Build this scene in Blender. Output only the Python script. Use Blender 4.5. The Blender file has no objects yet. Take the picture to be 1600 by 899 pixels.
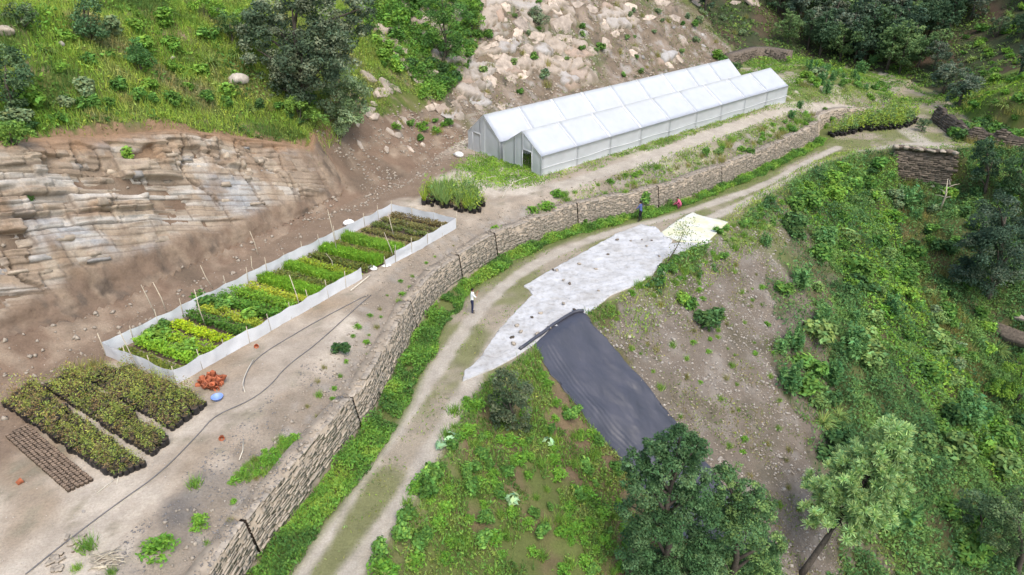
import bpy, math, random
import numpy as np
from mathutils import Matrix
from math import radians as RAD

# ------------------------------------------------------------------ camera, sky, sun, exposure
scn = bpy.context.scene
C = scn.collection
PITCH, FPX, CAMH = RAD(28.0), 1070.0, 21.5
cam_d = bpy.data.cameras.new("camera"); cam = bpy.data.objects.new("camera", cam_d); C.objects.link(cam)
cam.location = (0, 0, CAMH); cam.rotation_euler = (RAD(90) - PITCH, 0, 0)
cam_d.sensor_width = 36; cam_d.lens = FPX / 1600 * 36
cam_d.clip_start = 0.5; cam_d.clip_end = 2000
scn.camera = cam
SUN_EL, SUN_AZ = RAD(58), RAD(155)          # azimuth clockwise from +Y
world = bpy.data.worlds.new("World"); scn.world = world; world.use_nodes = True
wn = world.node_tree.nodes; wl = world.node_tree.links
sky = wn.new("ShaderNodeTexSky"); sky.sky_type = 'NISHITA'; sky.sun_disc = False
sky.sun_elevation = SUN_EL; sky.sun_rotation = SUN_AZ
sky.dust_density = 3.0; sky.air_density = 1.2
wl.new(sky.outputs[0], wn["Background"].inputs[0]); wn["Background"].inputs[1].default_value = 0.15
sun_d = bpy.data.lights.new("sun", 'SUN'); sun_d.energy = 1.1; sun_d.angle = RAD(40); sun_d.color = (1, .95, .87)
sun = bpy.data.objects.new("sun", sun_d); C.objects.link(sun); sun.location = (0, -20, 60)
sun.rotation_euler = (RAD(90) - SUN_EL, 0, math.pi - SUN_AZ)
scn.view_settings.view_transform = 'Standard'; scn.view_settings.look = 'None'
scn.view_settings.exposure = 0.98; scn.view_settings.gamma = 1.0
scn.cycles.max_bounces = 6; scn.cycles.transparent_max_bounces = 12

# ------------------------------------------------------------------ numeric helpers
R = np.random.default_rng(7)
PY = random.Random(7)
sP, cP = math.sin(PITCH), math.cos(PITCH)
def ray(px, py):
    u = (np.asarray(px, float) - 800) / FPX; v = (449.5 - np.asarray(py, float)) / FPX
    return u, cP + v * sP, -sP + v * cP
def gz(px, py, z=0.0):
    """where the sight line through a photo pixel meets height z"""
    u, dy, dz = ray(px, py); t = (z - CAMH) / dz
    return np.array([u * t, dy * t, z])
def sstep(x): x = np.clip(x, 0, 1); return x * x * (3 - 2 * x)
def _h(ix, iy, iz, seed):
    n = (ix.astype(np.int64) * 374761393 + iy.astype(np.int64) * 668265263 + iz.astype(np.int64) * 2147483647 + seed * 974711) & 0xFFFFFFFF
    n = ((n ^ (n >> 13)) * 1274126177) & 0xFFFFFFFF
    n = ((n ^ (n >> 15)) * 2246822519) & 0xFFFFFFFF
    return ((n ^ (n >> 16)) & 0xFFFF) / 65535.0
def noise(x, y, z=None, seed=0):
    x = np.asarray(x, float); y = np.asarray(y, float)
    z = np.zeros_like(x) if z is None else np.asarray(z, float)
    x0, y0, z0 = np.floor(x), np.floor(y), np.floor(z)
    fx, fy, fz = sstep(x - x0), sstep(y - y0), sstep(z - z0)
    r = 0
    for a in (0, 1):
        for b in (0, 1):
            for c in (0, 1):
                w = (fx if a else 1 - fx) * (fy if b else 1 - fy) * (fz if c else 1 - fz)
                r = r + w * _h(x0 + a, y0 + b, z0 + c, seed)
    return r
def fbm(x, y, z=None, seed=0, o=4):
    r, a, n, f = 0, .5, 0, 1.0
    for k in range(o):
        r = r + a * noise(x * f, y * f, None if z is None else z * f, seed + k); n += a; a *= .5; f *= 2.03
    return r / n
def resample(P, step):
    P = np.asarray(P, float); L = np.r_[0, np.cumsum(np.linalg.norm(np.diff(P, axis=0), axis=1))]
    n = max(2, int(L[-1] / step) + 1); s = np.linspace(0, L[-1], n)
    return np.stack([np.interp(s, L, P[:, k]) for k in range(P.shape[1])], 1)
def chaikin(P, n=2):
    P = np.asarray(P, float)
    for _ in range(n):
        Q = np.empty((2 * len(P), P.shape[1])); Q[0] = P[0]; Q[-1] = P[-1]
        Q[1:-1:2] = .75 * P[:-1] + .25 * P[1:]; Q[2:-1:2] = .25 * P[:-1] + .75 * P[1:]
        P = Q
    return P
class Line:
    """polyline in plan: signed distance (left positive) and arc length of the nearest point"""
    def __init__(s, P):
        s.P = np.asarray(P, float)[:, :2]; s.d = np.diff(s.P, axis=0); s.l = np.linalg.norm(s.d, axis=1); s.d = s.d / s.l[:, None]
        s.s0 = np.r_[0, np.cumsum(s.l)]; s.len = s.s0[-1]
    def near(s, X, Y):
        X = np.asarray(X, float); sh = X.shape; X = X.ravel(); Y = np.asarray(Y, float).ravel()
        bd = np.full(X.shape, 1e18); bs = np.zeros_like(X); sg = np.zeros_like(X)
        for k in range(len(s.l)):
            rx, ry = X - s.P[k, 0], Y - s.P[k, 1]
            t = np.clip(rx * s.d[k, 0] + ry * s.d[k, 1], 0, s.l[k])
            qx, qy = rx - t * s.d[k, 0], ry - t * s.d[k, 1]
            q = qx * qx + qy * qy; cr = s.d[k, 0] * ry - s.d[k, 1] * rx
            m = q < bd - 1e-9
            tie = (np.abs(q - bd) <= 1e-9) & (np.abs(cr) > np.abs(sg))
            bd = np.where(m, q, bd); bs = np.where(m, s.s0[k] + t, bs); sg = np.where(m | tie, cr, sg)
        return (np.sqrt(bd) * np.where(sg >= 0, 1, -1)).reshape(sh), bs.reshape(sh)
    def at(s, q):
        q = np.asarray(q, float)
        return np.stack([np.interp(q, s.s0, s.P[:, 0]), np.interp(q, s.s0, s.P[:, 1])], -1)
    def nrm(s, q, h=1.0):
        t = s.at(np.clip(np.asarray(q) + h, 0, s.len)) - s.at(np.clip(np.asarray(q) - h, 0, s.len))
        t = t / np.linalg.norm(t, axis=-1, keepdims=True)
        return np.stack([-t[..., 1], t[..., 0]], -1)
def inpoly(P, X, Y):
    P = np.asarray(P, float); X = np.asarray(X, float); r = np.zeros(X.shape, bool); j = len(P) - 1
    for i in range(len(P)):
        a, b = P[i], P[j]
        c = ((a[1] > Y) != (b[1] > Y)) & (X < (b[0] - a[0]) * (Y - a[1]) / (b[1] - a[1] + 1e-12) + a[0])
        r ^= c; j = i
    return r

# ------------------------------------------------------------------ plan of the place
def zflat(X): return .6 * sstep((X - 36) / 12)
def gzf(a, b): return gz(a, b, float(zflat(gz(a, b, 0)[0])))
WALL_PX = [(330, 990), (370, 925), (408, 868), (470, 792), (545, 698), (590, 640), (612, 595), (652, 513), (690, 463), (723, 440), (777, 403),
           (840, 378), (902, 353), (1000, 334), (1060, 316), (1130, 290), (1212, 252), (1284, 217)]
wall_w = [gz(a, b, 0)[:2] for a, b in WALL_PX]
d0 = wall_w[1] - wall_w[0]; wall_w = [wall_w[0] - d0 * 12] + wall_w
WMAIN = Line(resample(chaikin(wall_w, 2), .5))
c_ = wall_w[-1]
wall_w = wall_w + [c_ + np.array([.3, 2.6]), c_ + np.array([2.0, 4.6]), c_ + np.array([6, 7.0]), c_ + np.array([10.6, 9.2]), c_ + np.array([13, 12.5])]
WALL = Line(resample(chaikin(wall_w, 2), .5))
EDGE_PX = [(460, 1100), (535, 990), (598, 899), (686, 750), (746, 612), (805, 571), (842, 540), (908, 492), (1000, 447), (1060, 402), (1140, 352), (1200, 305), (1290, 252), (1345, 236), (1400, 231), (1450, 236)]
edge_w = [gzf(a, b)[:2] for a, b in EDGE_PX]
d0 = edge_w[0] - edge_w[1]
edge_w = [edge_w[0] + d0 * 6] + edge_w + [np.array(p) for p in ((50, 71.5), (56, 68), (66, 60), (75, 45), (82, 20), (90, -30))]
EDGE = Line(resample(chaikin(edge_w, 2), 1.0))
TOE_P = [(-60, -80), (-33, -5), (-27, 12), (-23.6, 24), (-21.6, 30.6), (-17, 41.4), (-12.6, 50), (-9.7, 55), (-6.6, 63), (-4.9, 67.6), (5.5, 79.5), (26.4, 99),
         (38, 109), (48, 116), (58, 112), (60, 100), (57, 88), (54, 80), (58, 73), (68, 66), (80, 50), (88, 20), (110, -80)]
TOE = Line(resample(chaikin(TOE_P, 1), 1.0))
CUT0, CUT1 = [float(EDGE.near(np.array([q[0]]), np.array([q[1]]))[1][0]) for q in (gz(1405, 238), gz(1485, 240))]
def H_in(X, Y):
    dw, _ = WALL.near(X, Y); de, se = EDGE.near(X, Y); de = -de
    road = zflat(X)
    terr = 1.68 + .72 * sstep((dw - .75) / 2.3) - 1.4 * sstep((X - 41) / 11)
    terr = terr + .95 * sstep((dw - 1.5) / 4) * np.clip(((X - 2.5) * .774 + (Y - 56.2) * .633) / 37, 0, 1.1) * sstep((50 - X) / 8)
    z = road + (np.maximum(terr, road) - road) * sstep((dw - .5) / .3)
    dd = np.maximum(de, 0)
    cut = 2.3 * sstep((se - CUT0) / 1.5 + .5) * sstep((CUT1 - se) / 1.5 + .5) * sstep(dd / .7 - .3) * (1 - sstep((dd - 2) / 7))
    slope = -cut -(.60 * dd + .04 * dd * sstep(dd / 6)) * sstep(dd / 1.2 + .25)
    return np.where(de > 0, road + slope, z)
toe_z = H_in(TOE.P[:, 0], TOE.P[:, 1]); toe_z = np.convolve(np.pad(toe_z, 3, 'edge'), np.ones(7) / 7, 'valid')
# profiles up the hill: at each station a list of (pixel x, pixel y, slope in degrees) climbed from the toe
STN = [((-27, 12), None), ((-23.6, 24), [(0, 475, 33), (0, 240, 64), (0, 0, 33)]), ((-21.6, 30.6), [(155, 462, 33), (165, 166, 63), (150, 0, 34)]),
       ((-17, 41.4), [(395, 362, 35), (390, 168, 60), (380, 0, 36)]), ((-12.6, 50), [(520, 302, 35), (525, 214, 55), (520, 40, 45)]),
       ((-9.7, 55), [(612, 205, 33), (603, 125, 52), (590, 0, 42)]), ((-6.6, 63), [(682, 170, 32), (690, 70, 48), (690, 0, 42)]),
       ((-4.9, 67.6), [(735, 160, 30), (748, 85, 43), (757, 0, 42)])]
tab_s, tab = [], []
for p, ch in STN:
    s = float(TOE.near(np.array([p[0]]), np.array([p[1]]))[1][0]); zb = float(np.interp(s, TOE.s0, toe_z)); tab_s.append(s)
    if ch is None: tab.append(None); continue
    q = TOE.at(s); n = TOE.nrm(s); d, z, row = 0.0, zb, [(0, 0)]
    for (a, b, ang) in ch:
        u, dy, dz = ray(a, b); t = np.linspace(15, 140, 6000)
        dd = (u * t - q[0]) * n[0] + (dy * t - q[1]) * n[1]; zz = CAMH + dz * t
        f = zz - (z + math.tan(RAD(ang)) * (dd - d)); ok = dd > d
        k = np.argmax(ok & (f < 0)); d, z = float(dd[k]), float(zz[k]); row.append((d, z - zb))
    tab.append(row)
tab[0] = tab[1]
def prow(a): # plain slopes for the far side
    return a
for p, row in [((5.5, 79.5), [(0, 0), (2, 1.0), (6, 4.6), (14, 12.4)]), ((26.4, 99), [(0, 0), (2, 1.0), (6, 4.2), (14, 11)]), ((38, 109), [(0, 0), (2, .5), (6, 2.4), (14, 7)]),
               ((48, 116), [(0, 0), (2, .6), (6, 2.2), (14, 6)]), ((58, 112), [(0, 0), (2, .7), (6, 2.4), (14, 6.4)]), ((57, 88), [(0, 0), (2, 1.2), (6, 3.4), (14, 8)]),
               ((54, 80), [(0, 0), (.7, 3.2), (6, 6.6), (14, 12.4)]), ((58, 73), [(0, 0), (.7, 3.3), (6, 6.8), (14, 12.4)]), ((80, 50), [(0, 0), (.7, 3.3), (6, 6.8), (14, 12.4)])]:
    tab_s.append(float(TOE.near(np.array([p[0]]), np.array([p[1]]))[1][0])); tab.append(row)
tab_s = np.array(tab_s); tab = np.array(tab)      # station, level, (d, z)
def prof(s):
    return np.stack([np.stack([np.interp(s, tab_s, tab[:, k, j]) for j in (0, 1)], -1) for k in range(4)], -2)
def H_hill(d, s):
    p = prof(s); z = np.interp(s, TOE.s0, toe_z); r = np.zeros_like(d)
    for k in range(3):
        a, b = p[..., k, :], p[..., k + 1, :]
        w = np.clip((d - a[..., 0]) / (b[..., 0] - a[..., 0] + 1e-9), 0, 1); r = r + w * (b[..., 1] - a[..., 1])
    ex = np.maximum(d - p[..., 3, 0], 0)
    return z + r + 36 * (1 - np.exp(-ex * .6 / 36))
def H_macro(X, Y):
    d, s = TOE.near(X, Y)
    return np.where(d > 0, H_hill(np.maximum(d, 0), s), H_in(X, Y)), d, s

def axis(a, b, c0, c1, st, g=1.12):
    m = list(np.arange(c0, c1 + st / 2, st)); x, h = c1, st
    while x < b: h *= g; x += h; m.append(x)
    x, h = c0, st
    while x > a: h *= g; x -= h; m.insert(0, x)
    return np.array(m)
GX = axis(-170, 190, -36, 62, .24); GY = axis(-80, 300, 13, 106, .24)
XX, YY = np.meshgrid(GX, GY, indexing='xy')
HM, DT, ST = H_macro(XX, YY)
DW, SW = WALL.near(XX, YY); DE, SE = EDGE.near(XX, YY); DE = -DE
# macro relief noise by zone
PR = prof(ST)
on_hill = DT > 0
LV1, LV2 = PR[..., 1, 0], PR[..., 2, 0]
sCL = [float(TOE.near(np.array([a]), np.array([b]))[1][0]) for a, b in ((-33, -5), (-12.0, 51.2), (-8.2, 59), (-4.2, 68.5), (30, 102), (52, 114), (54, 80))]
CL0, CL1, SP1, RF0, RF1, GR1, RH0 = sCL
far_fade = np.clip(1 - (np.abs(XX - 12) - 60) / 60, 0.3, 1)
amp = np.where(on_hill, .25 + .75 * sstep(DT / 5), np.where(DE > 0, .12 + .45 * sstep(DE / 5), .045))
wallzone = (np.abs(DW) < 1.2) & ~on_hill
amp = np.where(wallzone, .02, amp)
N1 = fbm(XX / 5.5, YY / 5.5, seed=3, o=4) - .5
N2 = fbm(XX / .9, YY / .9, seed=9, o=3) - .5
HF = HM + amp * (N1 * 2.0 + N2 * .5)
# ruts of the track sunk a little
def bil(A, X, Y):
    X = np.asarray(X, float); Y = np.asarray(Y, float)
    i = np.clip(np.searchsorted(GX, X) - 1, 0, len(GX) - 2); j = np.clip(np.searchsorted(GY, Y) - 1, 0, len(GY) - 2)
    fx = (X - GX[i]) / (GX[i + 1] - GX[i]); fy = (Y - GY[j]) / (GY[j + 1] - GY[j])
    return (A[j, i] * (1 - fx) + A[j, i + 1] * fx) * (1 - fy) + (A[j + 1, i] * (1 - fx) + A[j + 1, i + 1] * fx) * fy
def Hs(X, Y): return bil(HF, X, Y)
def hit(px, py, A=None):
    """the point of the ground seen at a photo pixel"""
    A = HF if A is None else A
    u, dy, dz = ray(px, py); t = np.arange(12, 240, .15)
    x, y, z = u * t, dy * t, CAMH + dz * t
    k = np.argmax(z < bil(A, x, y)); k = max(k, 1)
    a, b = t[k - 1], t[k]
    for _ in range(14):
        m = (a + b) / 2
        if CAMH + dz * m < bil(A, u * m, dy * m): b = m
        else: a = m
    return np.array([u * b, dy * b, float(bil(A, u * b, dy * b))])
def hits(L, A=None): return np.array([hit(a, b, A) for a, b in L])
def zpoly(L): return hits(L)[:, :2]
def depth(p): return p[1] * cP + (CAMH - p[2]) * sP
def proj(X, Y, Z):
    X = np.asarray(X, float); q = np.asarray(Y) * cP + (CAMH - np.asarray(Z)) * sP
    return 800 + FPX * X / q, 449.5 - FPX * (np.asarray(Y) * sP - (CAMH - np.asarray(Z)) * cP) / q
def at_depth(px, py, t):
    u, dy, dz = ray(px, py); return np.array([u * t, dy * t, CAMH + dz * t])
# ------------------------------------------------------------------ materials
def nodes(name):
    m = bpy.data.materials.new(name); m.use_nodes = True; nt = m.node_tree
    return m, nt, nt.nodes["Principled BSDF"]
def L(nt, a, b): nt.links.new(a, b)
def tex_noise(nt, scale, detail=4, rough=.6, vec=None):
    t = nt.nodes.new("ShaderNodeTexNoise"); t.inputs["Scale"].default_value = scale; t.inputs["Detail"].default_value = detail; t.inputs["Roughness"].default_value = rough
    if vec is None:
        g = nt.nodes.new("ShaderNodeNewGeometry"); vec = g.outputs["Position"]
    L(nt, vec, t.inputs["Vector"]); return t
def ramp(nt, fac, a, b, ca=(0, 0, 0, 1), cb=(1, 1, 1, 1)):
    r = nt.nodes.new("ShaderNodeValToRGB"); r.color_ramp.elements[0].position = a; r.color_ramp.elements[1].position = b
    r.color_ramp.elements[0].color = ca; r.color_ramp.elements[1].color = cb; L(nt, fac, r.inputs[0]); return r.outputs[0]
def mult(nt, a, b, f=1.0):
    m = nt.nodes.new("ShaderNodeMix"); m.data_type = 'RGBA'; m.blend_type = 'MULTIPLY'; m.inputs[0].default_value = f
    L(nt, a, m.inputs[6])
    if hasattr(b, 'links') or isinstance(b, bpy.types.NodeSocket): L(nt, b, m.inputs[7])
    else: m.inputs[7].default_value = b
    return m.outputs[2]
def bump(nt, bs, h, strength, dist):
    b = nt.nodes.new("ShaderNodeBump"); b.inputs["Strength"].default_value = strength; b.inputs["Distance"].default_value = dist
    L(nt, h, b.inputs["Height"]); L(nt, b.outputs[0], bs.inputs["Normal"])
def mat_attr(name, rough=.95, var=(.78, 1.2), scales=(.9, 11.0), bumpd=.05, spec=.15):
    """colour from the mesh's own Col attribute, broken up by two sizes of grain"""
    m, nt, bs = nodes(name)
    a = nt.nodes.new("ShaderNodeAttribute"); a.attribute_name = "Col"
    n1 = tex_noise(nt, scales[0], 9, .72); n2 = tex_noise(nt, scales[1], 4, .75)
    c = mult(nt, a.outputs["Color"], ramp(nt, n1.outputs[0], .3, .72, (var[0],) * 3 + (1,), (var[1],) * 3 + (1,)))
    c = mult(nt, c, ramp(nt, n2.outputs[0], .32, .68, (.83, .82, .81, 1), (1.14, 1.14, 1.14, 1)))
    L(nt, c, bs.inputs["Base Color"]); bs.inputs["Roughness"].default_value = rough; bs.inputs["Specular IOR Level"].default_value = spec
    bump(nt, bs, n2.outputs[0], .9, bumpd); return m
def mat_plain(name, col, rough=.8, var=.25, scale=6, spec=.3, metal=0, objvar=0):
    m, nt, bs = nodes(name)
    n = tex_noise(nt, scale, 4, .6)
    c = ramp(nt, n.outputs[0], .3, .7, tuple(x * (1 - var) for x in col) + (1,), tuple(min(1, x * (1 + var)) for x in col) + (1,))
    if objvar:
        o = nt.nodes.new("ShaderNodeObjectInfo"); c = mult(nt, c, ramp(nt, o.outputs["Random"], 0, 1, (1 - objvar,) * 3 + (1,), (1 + objvar, 1 + objvar * .9, 1 + objvar * .75, 1)))
    L(nt, c, bs.inputs["Base Color"]); bs.inputs["Roughness"].default_value = rough; bs.inputs["Specular IOR Level"].default_value = spec; bs.inputs["Metallic"].default_value = metal
    bump(nt, bs, n.outputs[0], .4, .03); return m
def mat_leaf(name, trans=.32, objvar=.18, rough=.6):
    m, nt, bs = nodes(name)
    a = nt.nodes.new("ShaderNodeAttribute"); a.attribute_name = "Col"
    o = nt.nodes.new("ShaderNodeObjectInfo")
    c = mult(nt, a.outputs["Color"], ramp(nt, o.outputs["Random"], 0, 1, (1 - objvar, 1 - objvar * .6, 1 - objvar, 1), (1 + objvar * 1.3, 1 + objvar, 1 + objvar * .5, 1)))
    L(nt, c, bs.inputs["Base Color"]); bs.inputs["Roughness"].default_value = .75; bs.inputs["Specular IOR Level"].default_value = .1
    tr = nt.nodes.new("ShaderNodeBsdfTranslucent"); L(nt, c, tr.inputs[0])
    mx = nt.nodes.new("ShaderNodeMixShader"); mx.inputs[0].default_value = trans
    L(nt, bs.outputs[0], mx.inputs[1]); L(nt, tr.outputs[0], mx.inputs[2]); L(nt, mx.outputs[0], nt.nodes["Material Output"].inputs[0])
    return m
M_GROUND = mat_attr("ground_soil")
M_ROCK = mat_attr("layered_rock", .9, (.8, 1.18), (.9, 9.0), .035, .2)
M_LEAF = mat_leaf("leaves"); M_GRASS = mat_leaf("grass_blades", .3)
M_BARK = mat_plain("bark", (.085, .07, .055), .95, .4, 9)
M_PALEWOOD = mat_plain("weathered_pole", (.42, .37, .28), .85, .25, 12, objvar=.2)
M_STONE = mat_plain("wall_stone", (.33, .285, .228), .95, .26, 5, .15, 0, .16)
M_DSTONE = mat_plain("dark_wall_stone", (.12, .10, .08), .95, .45, 5, .15, 0, .5)
M_PALESTONE = mat_plain("pale_stone", (.42, .38, .33), .92, .25, 4, .15, 0, .3)
M_SLAB = mat_plain("pink_sandstone", (.40, .335, .275), .92, .34, 1.6, .2, 0, .28)
M_BED = mat_plain("bedded_rock", (.37, .31, .24), .92, .38, 2.0, .2, 0, .32)
M_BED2 = mat_plain("grey_bedded_rock", (.30, .285, .265), .92, .32, 2.0, .2, 0, .25)
M_MORTAR = mat_plain("wall_earth", (.32, .265, .20), .97, .3, 1.2)
M_BAG = mat_plain("black_poly_bag", (.012, .012, .014), .4, .3, 20, .5, 0, .4)
M_SOIL = mat_plain("potting_soil", (.09, .068, .05), .97, .4, 14, .1, 0, .25)
M_TERRA = mat_plain("terracotta", (.40, .13, .065), .85, .25, 6, .2, 0, .25)
M_NET = mat_plain("white_shade_net", (.60, .61, .62), .85, .1, 30, .2)
M_WHITE = mat_plain("white_sack", (.78, .77, .74), .8, .08, 3)
M_BLUE = mat_plain("blue_plastic", (.20, .30, .62), .4, .05, 3, .5)
M_HOSE = mat_plain("dark_hose", (.15, .145, .14), .6, .2, 3)
M_PHOSE = mat_plain("pale_hose", (.52, .47, .38), .7, .1, 3)

# ------------------------------------------------------------------ mesh helpers
def mesh_data(name, V, F, mats, col=None, midx=None, smooth=False):
    """V (n,3); F an (m,3) or (m,4) array, or a list of such arrays"""
    me = bpy.data.meshes.new(name); V = np.ascontiguousarray(V, np.float32)
    Fs = [np.asarray(f, np.int32) for f in (F if isinstance(F, list) else [F]) if len(f)]
    idx = np.concatenate([f.ravel() for f in Fs]); tot = np.concatenate([np.full(len(f), f.shape[1], np.int32) for f in Fs])
    me.vertices.add(len(V)); me.vertices.foreach_set("co", V.ravel())
    me.loops.add(len(idx)); me.loops.foreach_set("vertex_index", idx)
    me.polygons.add(len(tot)); st = np.r_[0, np.cumsum(tot)[:-1]].astype(np.int32)
    me.polygons.foreach_set("loop_start", st); me.polygons.foreach_set("loop_total", tot)
    if midx is not None: me.polygons.foreach_set("material_index", np.asarray(midx, np.int32))
    if smooth: me.polygons.foreach_set("use_smooth", np.ones(len(tot), bool))
    for m in (mats if isinstance(mats, (list, tuple)) else [mats]): me.materials.append(m)
    if col is not None:
        a = me.attributes.new("Col", 'FLOAT_COLOR', 'POINT'); c = np.ones((len(V), 4), np.float32); c[:, :3] = np.clip(col, 0, 1); a.data.foreach_set("color", c.ravel())
    me.update(calc_edges=True); return me
def link(name, me, parent=None, loc=None, rotz=0, scale=None):
    o = bpy.data.objects.new(name, me); C.objects.link(o)
    if parent is not None: o.parent = parent
    if loc is not None: o.location = loc
    if rotz: o.rotation_euler = (0, 0, rotz)
    if scale is not None: o.scale = (scale,) * 3 if np.isscalar(scale) else scale
    return o
def tag(o, label=None, cat=None, group=None, kind=None):
    for k, v in (("label", label), ("category", cat), ("group", group), ("kind", kind)):
        if v: o[k] = v
    return o
def thing(name, loc, label, cat, group=None, rotz=0):
    return tag(link(name, None, None, loc, rotz), label, cat, group)
class MB:
    """collects pieces of geometry into one mesh"""
    def __init__(s): s.V, s.F, s.c, s.m, s.n = [], [], [], [], 0
    def add(s, V, F, col=None, mi=0):
        V = np.asarray(V, float); s.V.append(V)
        for f in (F if isinstance(F, list) else [F]):
            f = np.asarray(f, int)
            if len(f): s.F.append(f + s.n); s.m.append(np.full(len(f), mi))
        s.c.append(np.broadcast_to((1, 1, 1) if col is None else np.asarray(col, float), (len(V), 3))); s.n += len(V); return s
    def data(s, name, mats, smooth=False):
        return mesh_data(name, np.concatenate(s.V), s.F, mats, np.concatenate(s.c), np.concatenate(s.m), smooth)
def box(x0, x1, y0, y1, z0, z1):
    V = np.array([(x, y, z) for z in (z0, z1) for y in (y0, y1) for x in (x0, x1)], float)
    return V, np.array([(0, 2, 3, 1), (4, 5, 7, 6), (0, 1, 5, 4), (2, 6, 7, 3), (0, 4, 6, 2), (1, 3, 7, 5)])
def tube(P, r, n=6, cap=True):
    P = np.asarray(P, float); r = np.broadcast_to(np.asarray(r, float), (len(P),)); T = np.gradient(P, axis=0); T /= np.linalg.norm(T, axis=1, keepdims=True) + 1e-9
    ref = np.where(np.abs(T[:, 2:3]) > .9, np.array([[1., 0, 0]]), np.array([[0, 0, 1.]]))
    A = np.cross(T, ref); A /= np.linalg.norm(A, axis=1, keepdims=True) + 1e-9; B = np.cross(T, A)
    a = np.linspace(0, 2 * math.pi, n, endpoint=False)
    V = (P[:, None] + r[:, None, None] * (np.cos(a)[None, :, None] * A[:, None] + np.sin(a)[None, :, None] * B[:, None])).reshape(-1, 3)
    i = np.arange(len(P) - 1)[:, None] * n; j = np.arange(n)[None]; k = (j + 1) % n
    F = np.stack([i + j, i + k, i + n + k, i + n + j], -1).reshape(-1, 4)
    Fs = [F]
    if cap:
        V = np.concatenate([V, P[:1], P[-1:]]); q = np.arange(n); b = len(V) - 2; e = (len(P) - 1) * n
        Fs.append(np.concatenate([np.stack([(q + 1) % n, q, np.full(n, b)], 1), np.stack([e + q, e + (q + 1) % n, np.full(n, b + 1)], 1)]))
    return V, Fs
def lathe(prof, n=12):
    a = np.linspace(0, 2 * math.pi, n, endpoint=False); p = np.asarray(prof, float)
    V = np.stack([p[:, None, 0] * np.cos(a), p[:, None, 0] * np.sin(a), np.repeat(p[:, 1:2], n, 1)], -1).reshape(-1, 3)
    i = np.arange(len(p) - 1)[:, None] * n; j = np.arange(n)[None]; k = (j + 1) % n
    return V, np.stack([i + j, i + k, i + n + k, i + n + j], -1).reshape(-1, 4)
def grid_faces(nu, nv):
    i = np.arange(nu - 1)[:, None] * nv; j = np.arange(nv - 1)[None]
    return np.stack([i + j, i + nv + j, i + nv + j + 1, i + j + 1], -1).reshape(-1, 4)
_OV = np.array([(1, 0, 0), (-1, 0, 0), (0, 1, 0), (0, -1, 0), (0, 0, 1), (0, 0, -1)], float)
_OF = np.array([(0, 2, 4), (2, 1, 4), (1, 3, 4), (3, 0, 4), (2, 0, 5), (1, 2, 5), (3, 1, 5), (0, 3, 5)])
def rocks(P, S, flat=.6, rng=R):
    """many eight-faced stones: P centres, S sizes"""
    n = len(P); A = rng.uniform(.6, 1.15, (n, 6, 1)) * _OV[None]; A = A + rng.normal(0, .12, A.shape)
    A = A * np.array([1, .75, flat]); th = rng.uniform(0, 6.28, n); c, s = np.cos(th), np.sin(th)
    x, y = A[..., 0] * c[:, None] - A[..., 1] * s[:, None], A[..., 0] * s[:, None] + A[..., 1] * c[:, None]
    V = np.stack([x, y, A[..., 2]], -1) * np.asarray(S)[:, None, None] + P[:, None]
    F = (_OF[None] + np.arange(n)[:, None, None] * 6).reshape(-1, 3); return V.reshape(-1, 3), F
def boulder(rng, sub=2, flat=.6, cuts=7):
    V, F = _OV.copy(), _OF.copy()
    for _ in range(sub):
        E = {}; nv = [tuple(v) for v in V]; nf = []
        def mid(a, b):
            k = (min(a, b), max(a, b))
            if k not in E: E[k] = len(nv); nv.append(tuple((np.array(nv[a]) + np.array(nv[b])) / 2))
            return E[k]
        for a, b, c in F: ab, bc, ca = mid(a, b), mid(b, c), mid(c, a); nf += [(a, ab, ca), (ab, b, bc), (ca, bc, c), (ab, bc, ca)]
        V = np.array(nv); V /= np.linalg.norm(V, axis=1, keepdims=True); F = np.array(nf)
    for _ in range(cuts):
        d = rng.normal(0, 1, 3); d /= np.linalg.norm(d); h = rng.uniform(.5, .85); q = V @ d; V = V - np.maximum(q - h, 0)[:, None] * d
    V = V * np.array([1, rng.uniform(.6, .9), flat]) + rng.normal(0, .02, V.shape); return V, F
def block(rng, lx, ly, lz, j=.12):
    """a rough quarry block: a box with pulled corners and a chamfered upper rim (20 triangles)"""
    b = np.array([(-1, -1), (1, -1), (1, 1), (-1, 1)], float)
    rings = []
    for z, k in ((-1, .96), (.55, 1.0), (1, .80)):
        q = b * k + rng.normal(0, j, (4, 2)) * (1 if z < .9 else .8); rings.append(np.c_[q, np.full(4, z) + rng.normal(0, j, 4)])
    V = np.concatenate(rings) * np.array([lx / 2, ly / 2, lz / 2])
    F = [(0, 3, 2, 1), (8, 9, 10, 11)]
    for r in (0, 4):
        for q in range(4): F.append((r + q, r + (q + 1) % 4, r + 4 + (q + 1) % 4, r + 4 + q))
    return V, np.array(F)
def slab(rng, n=7, lip=.82):
    """an irregular flat slab, radius about 1, thickness 1"""
    a = np.sort(rng.uniform(0, 6.28, n)) * .35 + np.linspace(0, 6.28, n, endpoint=False) * .65; r = rng.uniform(.72, 1.1, n)
    b = np.stack([r * np.cos(a), r * np.sin(a)], 1); V = []
    for z, k in ((-1, .98), (.0, 1.02), (.35, .97), (.5, lip)):
        q = b * k + rng.normal(0, .025, b.shape); V.append(np.c_[q, np.full(n, z) + rng.normal(0, .05, n)])
    V.append(np.array([[0, 0, .52]])); V = np.concatenate(V); F = []
    q = np.arange(n); F4 = np.concatenate([np.stack([k * n + q, k * n + (q + 1) % n, (k + 1) * n + (q + 1) % n, (k + 1) * n + q], 1) for k in range(3)])
    F3 = np.stack([3 * n + q, 3 * n + (q + 1) % n, np.full(n, 4 * n)], 1); return V, [F4, F3]
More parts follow.
